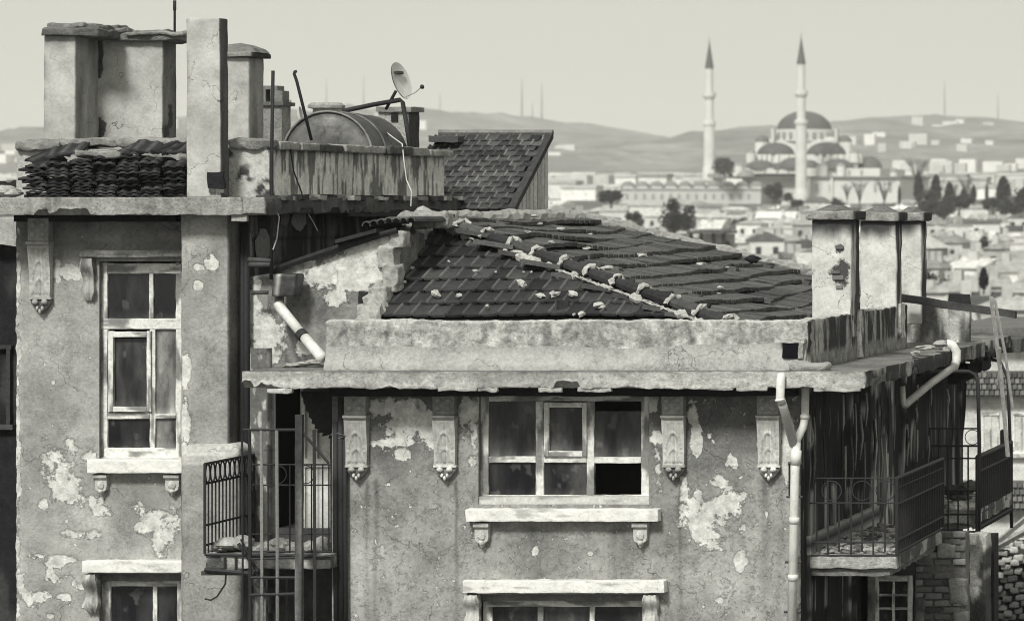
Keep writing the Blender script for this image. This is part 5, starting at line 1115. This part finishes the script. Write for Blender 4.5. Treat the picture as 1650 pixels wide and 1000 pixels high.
# pale chips of mortar scattered on the tiles
chips = [(665, 433, 5), (768, 438, 5), (843, 458, 11), (872, 478, 8), (893, 476, 9), (922, 476, 9), (964, 494, 10), (972, 497, 6), (938, 508, 8), (800, 440, 3), (857, 440, 3), (703, 475, 10), (740, 477, 6), (724, 423, 3), (786, 495, 4), (653, 456, 4), (926, 508, 4), (845, 440, 3)]
for i, (px, py, r) in enumerate(chips):
    k = (515-py)/(515-365); Yd = 44.25 + (ya-44.25)*max(0, k)*1.0
    zz = ze + (za-ze)*(Yd-ye)/(ya-ye); 
    for _ in range(12):                                     # walk to where the line of sight meets the slope
        zs = Z(py, Yd); zsl = ze + (za-ze)*(Yd-ye)/(ya-ye) + .06; Yd += (zs-zsl)/(((za-ze)/(ya-ye)) - (VY-py)/FPX)
    c = P(px, py, Yd)
    tag(mk('mortar_chip', blob((c.x, c.y-.02, c.z+.015), (r*.0064, r*.006, r*.0042), i, .8, 6, tone=.66, rot=rnd.uniform(-.5, .5)), M['mortar']), 'white mortar chip lying on the front tile slope', 'mortar chip', 'mortar chips on the front slope')
rchips = [(862, 350, 7), (870, 363, 5), (905, 371, 7), (850, 376, 5), (888, 392, 6), (1035, 413, 9), (980, 434, 9), (1160, 465, 5), (1172, 433, 4), (1130, 428, 8), (945, 402, 6), (1158, 475, 3), (952, 379, 4)]
for i, (px, py, r) in enumerate(rchips):
    Yd = 48.0; sl = (za-ze)/(xa-xc)
    for _ in range(40):
        q = P(px, py, Yd); zsl = ze + sl*(q.x-xc) + .10; f = q.z - zsl
        q2 = P(px, py, Yd+.01); f2 = q2.z - (ze + sl*(q2.x-xc) + .10); Yd -= f/((f2-f)/.01)*.8
    c = P(px, py, min(max(Yd, 45), 56))
    tag(mk('mortar_chip', blob((c.x, c.y, c.z+.02), (r*.009, r*.014, r*.003), i+60, .8, 6, tone=.6), M['mortar']), 'pale mortar chip lying on the shallow right-hand tile slope', 'mortar chip', 'mortar chips on the right slope')
tag(mk('dark_rag', blob(P(1213, 417, 52), (.10, .1, .06), 3, .6, 10, tone=.015), M['lace']), 'small black lump perched on the back hip of the tiled roof', 'debris')
tag(mk('slipped_tile', xf(TG, Matrix.Translation(P(905, 504, 44.45)) @ Matrix.Rotation(math.radians(78), 4, 'X') @ Matrix.Rotation(math.radians(6), 4, 'Y') @ Matrix.Diagonal((.75, .35, 1, 1))), M['tile']), 'broken tile piece standing up at the parapet on the front slope', 'roof tile')

# ------------------------------------------------------------------ the mosque on the hill
YM = 1285.0; SM = YM/FPX
mq = empty('mosque', (X(1296, YM), YM, float(land_z(X(1296, YM), YM)))); tag(mq, 'great domed mosque with cascading half domes and two slender minarets', 'mosque')
def mx(px, dy=0.0): return X(px, YM+dy)
def mz(py, dy=0.0): return Z(py, YM+dy)
def mbox(name, a, b, c, d, dy0, dy1, t=.55, mat='far_stone', parent=None):
    return mk(name, rbox(mx(a, dy0), mx(b, dy0), YM+dy0, YM+dy1, mz(d, dy0), mz(c, dy0), res=50, tone=t), M[mat], parent or mq)
def dome(name, px, hw, ytop, ybase, dy, t=.10, a0=0., a1=2*math.pi, parent=None, seg=32, mat='lead', n=9):
    R, h = hw*SM, (ybase-ytop)*SM
    pr = [(R*math.cos(a), h*math.sin(a)) for a in np.linspace(0, math.pi/2*.995, n)]
    return mk(name, lathe(pr, (mx(px, dy), YM+dy, mz(ybase, dy)), seg, t, a0, a1), M[mat], parent or mq, smooth=True)
def drum(name, px, hw, y0, y1, dy, t=.6, seg=32, parent=None): return mk(name, lathe([(hw*SM, 0), (hw*SM, (y1-y0)*SM), (hw*SM*.9, (y1-y0)*SM+.2), (.01, (y1-y0)*SM+.3)], (mx(px, dy), YM+dy, mz(y1, dy)), seg, t), M['far_stone'], parent or mq)
dome('main_dome', 1296, 44, 179, 211, 0); dr = drum('drum', 1296, 48, 210, 228, 0)
for k in range(24):
    a = 2*math.pi*k/24; r = 48.2*SM
    mk('drum_window', rbox(mx(1296)+r*math.cos(a)-.5, mx(1296)+r*math.cos(a)+.5, YM+r*math.sin(a)-.5, YM+r*math.sin(a)+.5, mz(223), mz(214), res=9, tone=.25), M['far_glass'], dr)
mk('finial', tube([(mx(1296), YM, mz(180)), (mx(1296), YM, mz(170))], .35, 6, tone=.2), M['lead'], mq)
mbox('upper_block', 1240, 1352, 226, 252, -9, 14, .62)
for px in (1245, 1347): mbox('buttress_turret', px-2.5, px+2.5, 207, 230, -11, -8, .56); dome('turret_cap', px, 3, 203, 208, -9.5, .3)
for px in (1228, 1361):
    drum('weight_tower', px, 11.5, 229, 250, -8, .64, 16); dome('tower_dome', px, 11.5, 218, 229, -8, .14)
# half domes: front pair of slopes seen either side of the near minaret, then two lower tiers
for px, hw, y0, y1, dy in ((1250, 30, 230, 250, -10), (1332, 32, 229, 250, -10)):
    dome('half_dome', px, hw, y0, y1, dy, .09)
    mk('arch_rib', tube([(mx(px, dy)+(hw+3)*SM*math.cos(a), YM+dy+4, mz(y1, dy)+(y1-y0+4)*SM*math.sin(a)) for a in np.linspace(0, math.pi, 15)], 1.0, 5, tone=.6), M['far_stone'], mq)
mbox('second_tier', 1206, 1388, 249, 263, -16, 18, .62)
for i, px in enumerate((1212, 1224, 1232, 1240, 1252, 1268, 1278, 1322, 1334, 1346, 1356, 1376)):
    mbox('tier_pier', px-2.6, px+2.6, 249, 264, -17.2, -15.9, .66)
for px in (1210, 1376): drum('tier_turret', px, 7.5, 247, 262, -18, .62, 14); dome('turret_dome', px, 7.5, 241, 247, -18, .25)
for px, hw, y0, y1, dy in ((1226, 24, 258, 272, -20), (1278, 24, 254, 272, -20), (1350, 26, 256, 272, -20), (1402, 20, 252, 275, -10), (1305, 16, 258, 272, -20), (1255, 12, 262, 272, -22)):
    dome('lower_half_dome', px, hw, y0, y1, dy, .10, seg=24)
mbox('third_tier', 1174, 1418, 271, 285, -24, 26, .60)
for px in (1182, 1202, 1232, 1252, 1270, 1318, 1338, 1352, 1368, 1388): mbox('tier_window', px-1.6, px+1.6, 274, 281, -24.4, -24, .3, 'far_glass')
for px, w in ((1325, 13), (1355, 10), (1190, 12)): drum('stair_turret', px, w*.7, 268, 284, -25, .66, 14); dome('turret_dome', px, w*.7, 263, 268, -25, .3)
mbox('wall_cornice', 1298, 1452, 284, 287, -31, 30, .18, 'lead'); mbox('main_wall', 1300, 1450, 287, 332, -30, 29, .62)
for px in (1316, 1338, 1362, 1386, 1410, 1434): mbox('wall_window', px-2.2, px+2.2, 296, 308, -30.4, -30, .34, 'far_glass')
for px in (1304, 1340): mbox('pilaster', px-2, px+2, 287, 330, -31, -30, .62)
drum('corner_turret', 1440, 6, 277, 290, -24, .62, 12); dome('turret_dome', 1440, 6.5, 270, 277, -24, .3)
mbox('side_wall', 1150, 1300, 283, 312, -20, 26, .56); mbox('side_roof', 1140, 1282, 280, 286, -24, 20, .24, 'lead')
dome('porch_dome', 1200, 17, 273, 285, -24, .26); mbox('white_block', 1166, 1196, 288, 302, -27, -22, .72)
# courtyard arcade with its row of small domes
for px in range(1012, 1225, 23): dome('arcade_dome', px, 12, 292, 303, -34, .2, seg=16); mbox('dome_base', px-8, px+8, 301, 305, -37, -31, .6)
mbox('arcade_roof', 1000, 1226, 303, 308, -38, -20, .32, 'lead'); mbox('arcade_wall', 998, 1226, 307, 332, -38, -22, .5)
for px in range(1010, 1220, 14): mbox('arcade_window', px-2, px+2, 312, 320, -38.3, -38, .3, 'far_glass')
def minaret(px, yt, yb0, y1, y2, base, dy):
    c = (mx(px, dy), YM+dy, 0); m = empty('minaret', None, mq)
    def part(nm, prof, t, mat='far_stone'): mk(nm, lathe([(w*SM, mz(y, dy)) for w, y in prof], c, 16, t), M[mat], m, smooth=False)
    part('shaft', [(11.5, base), (11, base-12), (9.2, base-24), (8.6, y2+6), (8.2, y2), (7, y2-6), (6.8, y1+4), (6.2, y1-4), (6, yb0), (.1, yb0)], .62)
    for y in (y1, y2): part('gallery', [(6.5, y+9), (8, y+6), (10, y+3), (10.4, y), (10.2, y-4), (9.6, y-4), (9.4, y-1), (6, y-1)], .66)
    part('spire', [(7.2, yb0), (7, yb0-1), (4.6, yb0-16), (2.2, yb0-32), (.4, yt)], .10, 'lead')
    part('finial', [(.5, yt+2), (.9, yt-2), (.3, yt-5), (.05, yt-10)], .3, 'lead')
minaret(1143, 66, 110, 153, 199, 290, -14); minaret(1291, 59, 103, 150, 197, 328, -42)

# ------------------------------------------------------------------ trees
def crown_mesh(name, n, shape, leaf, seed, t=.05, lobes=True):
    r_ = np.random.default_rng(seed); V = []; Fs = []; T = []
    d = r_.normal(size=(n, 3)); d /= np.linalg.norm(d, axis=1, keepdims=True); rad = r_.random(n)**.45
    lob = r_.normal(size=(11, 3)); lob /= np.linalg.norm(lob, axis=1, keepdims=True); lob *= r_.uniform(.25, .8, (11, 1)); lr = r_.uniform(.22, .46, 11)
    for i in range(n):
        q = i % 11 if lobes else -1
        p = lob[q] + d[i]*rad[i]*lr[q] if lobes and r_.random() < .93 else d[i]*rad[i]*.8
        p = shape(p)
        a = r_.normal(size=3); a /= np.linalg.norm(a); b = np.cross(a, r_.normal(size=3)); b /= np.linalg.norm(b); s = leaf*r_.uniform(.6, 1.5)
        k = len(V); V += [p-a*s, p+b*s*.6, p+a*s, p-b*s*.6]; Fs.append((k, k+1, k+2, k+3)); T += [t*r_.uniform(.6, 1.5)]*4
    return new_mesh(name, (np.array(V), Fs, {'tone': np.array(T)}), M['leaf'])
cyp = [crown_mesh('crown', 1500, lambda p: np.array([p[0]*.16*(1-.35*p[2]), p[1]*.16*(1-.35*p[2]), p[2]*.5+.52]), .03, s, .022, False) for s in (1, 2)]
brd = [crown_mesh('crown', 2600, lambda p: np.array([p[0]*.55, p[1]*.55, p[2]*.5+.52]), .035, s, .035) for s in (4, 5, 6)]
trunk_me = new_mesh('trunk', join([tube([(0, 0, -.05), (.01, 0, .3), (.0, .01, .62)], [.03, .024, .01], 7, tone=.08)] + [tube([(0, 0, .25+.05*i), (.12*math.cos(i*2.1), .12*math.sin(i*2.1), .5+.04*i), (.26*math.cos(i*2.1), .26*math.sin(i*2.1), .68+.03*i)], [.014, .009, .004], 5, tone=.08) for i in range(5)]), M['bark'])
bare_me = new_mesh('crown', join([tube([(0, 0, .2), (.10*math.cos(i*2.4)*(1+i*.05), .10*math.sin(i*2.4), .45+.02*i), (.24*math.cos(i*2.4), .24*math.sin(i*2.4), .75+.012*i), (.36*math.cos(i*2.4+.3), .3*math.sin(i*2.4), .92+.008*(i % 5))], [.016, .010, .006, .002], 4, tone=.12) for i in range(14)] + [tube([(.2*math.cos(i*1.3), .2*math.sin(i*1.3), .7+.01*(i % 9)), (.4*math.cos(i*1.3+.2), .4*math.sin(i*1.3), .86+.02*(i % 6))], [.005, .002], 3, tone=.12) for i in range(40)]), M['bark'])
def tree(name, px, ybase, ytop, Y, me, label, wide=1.0, group=None, cat='tree', trunk=True):
    h = (ybase-ytop)*Y/FPX; e = empty(name, P(px, ybase, Y)); tag(e, label, cat, group)
    Mx = Matrix.Translation(P(px, ybase, Y)) @ Matrix.Rotation(rnd.uniform(0, 6.28), 4, 'Z') @ Matrix.Diagonal((h*wide, h*wide, h, 1))
    if trunk: inst('trunk', trunk_me, Mx, e)
    inst('crown', me, Mx, e); return e
def on_side(px): return 'above the back hip' if px < 1130 else 'below the mosque courtyard' if px < 1250 else 'above the near capped chimney' if px < 1400 else 'above the farther chimneys' if px < 1500 else 'above the charred beam' if px < 1600 else 'by the right edge'
CG = 'dark cypresses right of the mosque'
for i, (px, y0, y1, Y, w, lb) in enumerate(((1480, 332, 272, 900, 1.0, 'first tall cypress beside the mosque wall end'), (1508, 334, 275, 905, 1.1, 'second tall cypress from the mosque, above the capped chimneys'), (1530, 336, 288, 890, 1.3, 'broad cypress just right of the second tall one'),
        (1569, 330, 294, 880, 1.0, 'lone small cypress in the middle of the dark tree row'), (1590, 328, 292, 900, .6, 'thin needle-like cypress in the dark tree row'), (1617, 338, 277, 880, 1.5, 'thick tall cypress above the leaning planks'), (1449, 335, 295, 880, .5, 'thin cypress at the mosque wall corner'),
        (1585, 472, 426, 258, 1.3, 'lone dark cypress among pale roofs above the charred beam'), (1552, 330, 300, 900, 1.2, 'low dark cypress left of the lone small one'))):
    tree('cypress_tree', px, y0, y1, Y, cyp[i % 2], lb, w, CG)
TG_ = 'dark broadleaf trees in the city'
for i, (px, y0, y1, Y, w, lb) in enumerate(((985, 334, 300, 800, 1.7, 'wide low dark tree above the tiled ridge, left of the minarets'), (1087, 380, 312, 620, .85, 'tall dark tree rising over roofs below the left minaret'), (1250, 334, 290, 900, .85, 'dark round tree just left of the near minaret foot'),
        (1168, 292, 246, 1240, .95, 'dark tree touching the left minaret'), (1500, 352, 300, 870, 1.3, 'dark leafy mass between the two tall cypresses'), (1545, 346, 308, 870, 1.5, 'dark leafy mass right of the broad cypress'), (1600, 346, 312, 860, 1.4, 'low dark tree under the thin cypress'), (1640, 350, 296, 850, 1.4, 'dark leafy tree at the right frame edge'),
        (1520, 362, 322, 800, 1.0, 'dark bush below the cypress row over the capped chimney'), (1285, 338, 318, 950, 1.6, 'low dark bush at the near minaret foot'), (1350, 336, 316, 960, 1.3, 'low dark bush before the mosque wall'), (1140, 400, 376, 480, 1.4, 'small dark bush by the open shed'), (1102, 408, 384, 480, 1.2, 'small dark bush left of the open shed'), (1168, 412, 385, 470, 1.2, 'small dark bush right of the open shed'),
        (1020, 362, 338, 600, 1.1, 'small dark bush behind the ridge mortar'), (1270, 330, 306, 1000, .7, 'small dark shrub between tree and near minaret'))):
    tree('broadleaf_tree', px, y0, y1, Y, brd[i % 3], lb, w, TG_)
where = ['right of the capped chimneys', 'between the roofs below the mosque', 'left of the capped chimneys', 'over the back hip']
for i in range(46):
    px = rnd.uniform(1010, 1690); Y = rnd.uniform(330, 1020); x = X(px, Y); yb_ = pyof(float(land_z(x, Y)), Y); hh = rnd.uniform(2.5, 5.5)*FPX/Y
    tree('garden_tree', px, yb_, yb_-hh, Y, brd[i % 3], f'small blurred dark garden tree {"near" if Y < 500 else "midway" if Y < 760 else "far"} {on_side(px)}', rnd.uniform(.7, 1.3), 'garden trees among the city houses')
for i, (px, y0, y1, Y, lb) in enumerate(((1385, 338, 288, 950, 'bare branching tree before the middle of the mosque wall'), (1425, 338, 284, 950, 'bare branching tree before the right part of the mosque wall'), (1478, 320, 250, 1000, 'faint bare tree above the first cypress'), (1555, 330, 280, 1000, 'faint bare tree between the cypress groups'), (1365, 330, 296, 960, 'slight bare tree by the mosque wall cornice'))):
    tree('bare_tree', px, y0, y1, Y, bare_me, lb, .8, 'bare trees by the mosque')

# ------------------------------------------------------------------ the city: houses one by one, nearest first
def house_geom(w, d, h, kind, rh, tw):
    wall = rbox(-w/2, w/2, 0, d, -6, h, res=50, tone=tw)
    o = .35
    if kind == 'flat':
        roof = join([rbox(-w/2-.1, w/2+.1, -.1, d+.1, h, h+.25, res=50, tone=.5), rbox(-w*.2, w*.15, d*.3, d*.7, h+.25, h+1.6, res=50, tone=.55)])
    elif kind == 'hip':
        k = min(w, d)*.42
        V = np.array([(-w/2-o, -o, h), (w/2+o, -o, h), (w/2+o, d+o, h), (-w/2-o, d+o, h), (-w/2+k, d/2, h+rh), (w/2-k, d/2, h+rh)])
        if k > w/2: V[4][0] = V[5][0] = 0
        roof = (V, [(0,1,5,4), (1,2,5), (2,3,4,5), (3,0,4), (0,3,2,1)], {'tone': np.full(6, .3)})
    elif kind == 'gable':                                   # ridge across the view
        V = np.array([(-w/2-o, -o, h), (w/2+o, -o, h), (w/2+o, d+o, h), (-w/2-o, d+o, h), (-w/2-o, d/2, h+rh), (w/2+o, d/2, h+rh)])
        roof = (V, [(0,1,5,4), (2,3,4,5), (1,2,5), (3,0,4), (0,3,2,1)], {'tone': np.full(6, .3)})
    else:                                                   # gable end towards us
        V = np.array([(-w/2-o, -o, h), (w/2+o, -o, h), (w/2+o, d+o, h), (-w/2-o, d+o, h), (0, -o, h+rh), (0, d+o, h+rh)])
        roof = (V, [(0,1,4), (1,2,5,4), (2,3,5), (3,0,4,5), (0,3,2,1)], {'tone': np.full(6, .3)})
    return wall, roof
win_me = new_mesh('window', rbox(-.4, .4, -.06, .02, 0, 1.1, res=9, tone=.05), M['far_glass'])
stack_me = new_mesh('roof_chimney', rbox(-.4, .4, -.4, .4, 0, 1.5, res=9, tone=.45), M['far_wall'])
NAMEK = {'flat': 'flat-roofed', 'hip': 'hip-roofed', 'gable': 'gable-roofed', 'end': 'gable-fronted'}
rows = [(285, 22), (318, 22), (352, 24), (388, 26), (426, 28), (468, 30), (514, 34), (565, 36), (620, 40), (680, 44), (745, 48), (820, 52), (900, 56), (990, 60), (1080, 60)]
def on_screen(px): return 'above the roof ridge' if px < 1000 else 'left of the left minaret' if px < 1110 else 'below the left minaret' if px < 1180 else 'below the courtyard domes' if px < 1262 else 'below the near minaret' if px < 1310 else 'above the near capped chimney' if px < 1400 else 'above the farther chimneys' if px < 1500 else 'above the charred beam' if px < 1580 else 'by the right edge'
def depthw(Y): return 'close' if Y < 420 else ('middle-distance' if Y < 700 else ('distant' if Y < 1000 else 'far'))
hn_ = 0
for ri, (Y, stp) in enumerate(rows):
    px = 800 + rnd.uniform(0, 60)
    while px < 1760:
        w = rnd.uniform(3.6, 8)*(1.15 if Y > 700 else .95 if Y > 450 else .62); wp = w*FPX/Y; x = X(px+wp/2, Y)
        if Y > 1180 and 990 < px+wp/2 < 1460: px += wp; continue
        d = rnd.uniform(5, 9); h = rnd.choice((rnd.uniform(2.2, 3.4), rnd.uniform(3.4, 5.6)))*(.8 if Y < 500 else 1)
        if Y > 1000: h = min(h, 6)
        yy = Y + rnd.uniform(-stp*.3, stp*.3); gz = float(land_z(x, yy))
        kind = rnd.choice(('flat', 'hip', 'gable', 'end', 'gable', 'hip')); tw = rnd.choice((.6, .66, .7, .62, .5, .4)); tr = rnd.choice((.34, .42, .5, .54, .26, .12, .2, .58, .07))
        wall, roof = house_geom(w, d, h, kind, rnd.uniform(.8, 1.7), tw); roof[2]['tone'][:] = tr if kind != 'flat' else rnd.choice((.5, .6, .35))
        Mx = Matrix.Translation((x, yy, gz)) @ Matrix.Rotation(math.radians(rnd.uniform(-22, 22)), 4, 'Z')
        e = empty('city_house', (x, yy, gz))
        ro = 'pale' if roof[2]['tone'][0] > .38 else ('grey' if roof[2]['tone'][0] > .2 else 'dark'); wo_ = 'white' if tw > .55 else 'grey'
        tag(e, f'{depthw(Y)} {"wide" if w > 7 else "narrow"} {NAMEK[kind]} {wo_} house with {ro} roof {on_screen(px+wp/2)}', 'house', 'houses of the city below the mosque')
        mk('wall', xf(wall, Mx), M['far_wall'], e); rfm = mk('roof', xf(roof, Mx), M['far_roof'], e)
        if Y < 900:
            nw = max(2, int(w/2.4))
            for fl in range(2 if h > 4.6 else 1):
                for c in range(nw):
                    if rnd.random() < .1: continue
                    inst('window', win_me, Mx @ Matrix.Translation((-w/2+w*(c+.5)/nw, 0, h-2.1-2.5*fl)), e)
            for _k in range(rnd.choice((0, 1, 1, 2))): inst('roof_chimney', stack_me, Mx @ Matrix.Translation((rnd.uniform(-w*.3, w*.3), d*.4, h+.4)), rfm)
        hn_ += 1
        px += wp*rnd.uniform(.8, 1.05)
# the open shed below the tall tree
shed = empty('open_shed', P(1140, 396, 470)); tag(shed, 'small open-fronted shed with dark posts below the tall dark tree', 'shed')
mk('roof', rbox(X(1112, 470), X(1172, 470), 468, 476, Z(376, 470), Z(372, 470), res=9, tone=.08), M['far_roof'], shed)
for px in (1116, 1132, 1152, 1168): mk('post', rbox(X(px, 470)-.2, X(px, 470)+.2, 469, 469.4, Z(404, 470), Z(376, 470), res=9, tone=.05), M['far_roof'], shed)
mk('back', rbox(X(1114, 470), X(1170, 470), 475, 475.3, Z(404, 470), Z(377, 470), res=9, tone=.55), M['far_wall'], shed)
# individual houses climbing the far slope
fw = []
for k in range(150):
    Y = rnd.uniform(1330, 2050); px = rnd.uniform(880, 1680)
    if 1180 < px < 1440 and Y < 1400: continue
    x = X(px, Y); w, d, h = rnd.uniform(6, 14), rnd.uniform(7, 11), rnd.uniform(3.5, 8.5); gz = float(land_z(x, Y)); tw = rnd.choice((.7, .62, .75, .5))
    g = join([rbox(x-w/2, x+w/2, Y, Y+d, gz-5, gz+h, res=60, tone=tw), rbox(x-w/2-.4, x+w/2+.4, Y-.4, Y+d+.4, gz+h, gz+h+1.2, res=60, tone=rnd.choice((.3, .45, .55)))])
    o = mk('slope_house', g, M['far_wall']); kk = 'near the ridge end' if px < 960 else 'left of the left minaret' if px < 1130 else 'between the minarets' if px < 1290 else 'behind the mosque' if px < 1450 else 'above the cypresses' if px < 1560 else 'by the right edge'
    tag(o, f'tiny {"white" if tw > .55 else "grey"} {"broad" if w > 10 else "narrow"} {"tall" if h > 6 else "low"} far-slope house {kk}', 'house', 'houses on the far slope')
g = []
for k in range(2600):
    Y = rnd.uniform(2050, 3000) if k < 1000 else rnd.uniform(1480, 2300) if k < 2000 else rnd.uniform(3000, 4400); px = rnd.uniform(-200, 1900)
    x = X(px, Y); gz = float(land_z(x, Y)); 
    if Y > 2500 and float(fbm(x/220, Y/260, 0, 2, 77)) < .66: continue
    w, d, h = rnd.uniform(7, 18), 10, rnd.uniform(4, 9); g.append(rbox(x-w/2, x+w/2, Y, Y+d, gz-8, gz+h, res=90, tone=rnd.uniform(.45, .78)))
for k in range(24): 
    Y = 4300+rnd.uniform(-60, 60); px = rnd.choice((1510+rnd.gauss(0, 12), 1530+rnd.gauss(0, 18))); x = X(px, Y); gz = float(land_z(x, Y)); g.append(rbox(x-7, x+7, Y, Y+12, gz-30, gz-14+rnd.uniform(0, 14), res=90, tone=.78))
tag(mk('far_houses', join(g), M['far_wall']), 'pale speckle of houses too far to tell apart on the hills', 'houses', kind='stuff')
# where look and neighbourhood leave two alike, their order across the picture tells them apart
ORD = ['leftmost'] + [w + ' from left' for w in 'second third fourth fifth sixth seventh eighth ninth tenth eleventh twelfth thirteenth fourteenth fifteenth sixteenth seventeenth eighteenth'.split()]
byl = {}
for o in COL.objects:
    if o.parent is None and o.get('category') in ('house', 'tree', 'mortar chip') and o.get('group'): byl.setdefault(o['label'], []).append(o)
for lb, os_ in byl.items():
    if len(os_) > 1:
        for k, o in enumerate(sorted(os_, key=lambda q: pxof(q.location.x, q.location.y))): o['label'] = lb + ', ' + ORD[min(k, 17)]
# masts on the hill crest
for i, (px, y0, y1, Y, hw) in enumerate(((841, 190, 126, 5000, 1.6), (873, 196, 134, 5000, 1.6), (586, 205, 122, 5200, 1.2), (526, 210, 126, 5200, 1.2), (1522, 200, 130, 5000, 1.5), (1608, 202, 152, 5000, 1.0), (709, 188, 150, 5000, .9), (858, 192, 165, 5000, .8))):
    c = P(px, y0+6, Y); t = P(px, y1, Y); g = []; s0 = hw*Y/FPX
    for a in range(3): g.append(tube([c + Vector((s0*math.cos(a*2.1), s0*math.sin(a*2.1), 0)), t], [.45, .3], 4, tone=.12))
    for k in range(10):
        q = c + (t-c)*(k/10); s = s0*(1-k/10); g.append(tube([q + Vector((-s, 0, 0)), q + Vector((s, 0, (t-c).z/10))], .25, 3, tone=.12))
    tag(mk('broadcast_mast', join(g), M['iron']), ['thicker of two close masts on the hill above the tiled house', 'mast right of the thick one on the hill above the tiled house', 'faint mast in the sky right of the hooked rod top', 'faintest mast in the sky over the tank', 'tall faint mast on the right-hand hill', 'short faint mast near the right frame edge', 'short mast just right of the satellite dish', 'low thin mast between the two hill masts'][i], 'mast', 'masts on the hills')

# ------------------------------------------------------------------ air
hz = mk('haze', rbox(-3650, 2650, -450, 9520, -130, 260, res=20000, tone=.5), None); tag(hz, kind='stuff')
hm = bpy.data.materials.new('haze'); hm.use_nodes = True; hn2 = hm.node_tree.nodes; hn2.remove(hn2['Principled BSDF'])
pv = hn2.new('ShaderNodeVolumePrincipled'); pv.inputs['Color'].default_value = (.995, .994, .96, 1); pv.inputs['Density'].default_value = .00013; pv.inputs['Anisotropy'].default_value = 0.0
hm.node_tree.links.new(pv.outputs[0], hn2['Material Output'].inputs['Volume']); hz.data.materials.append(hm)
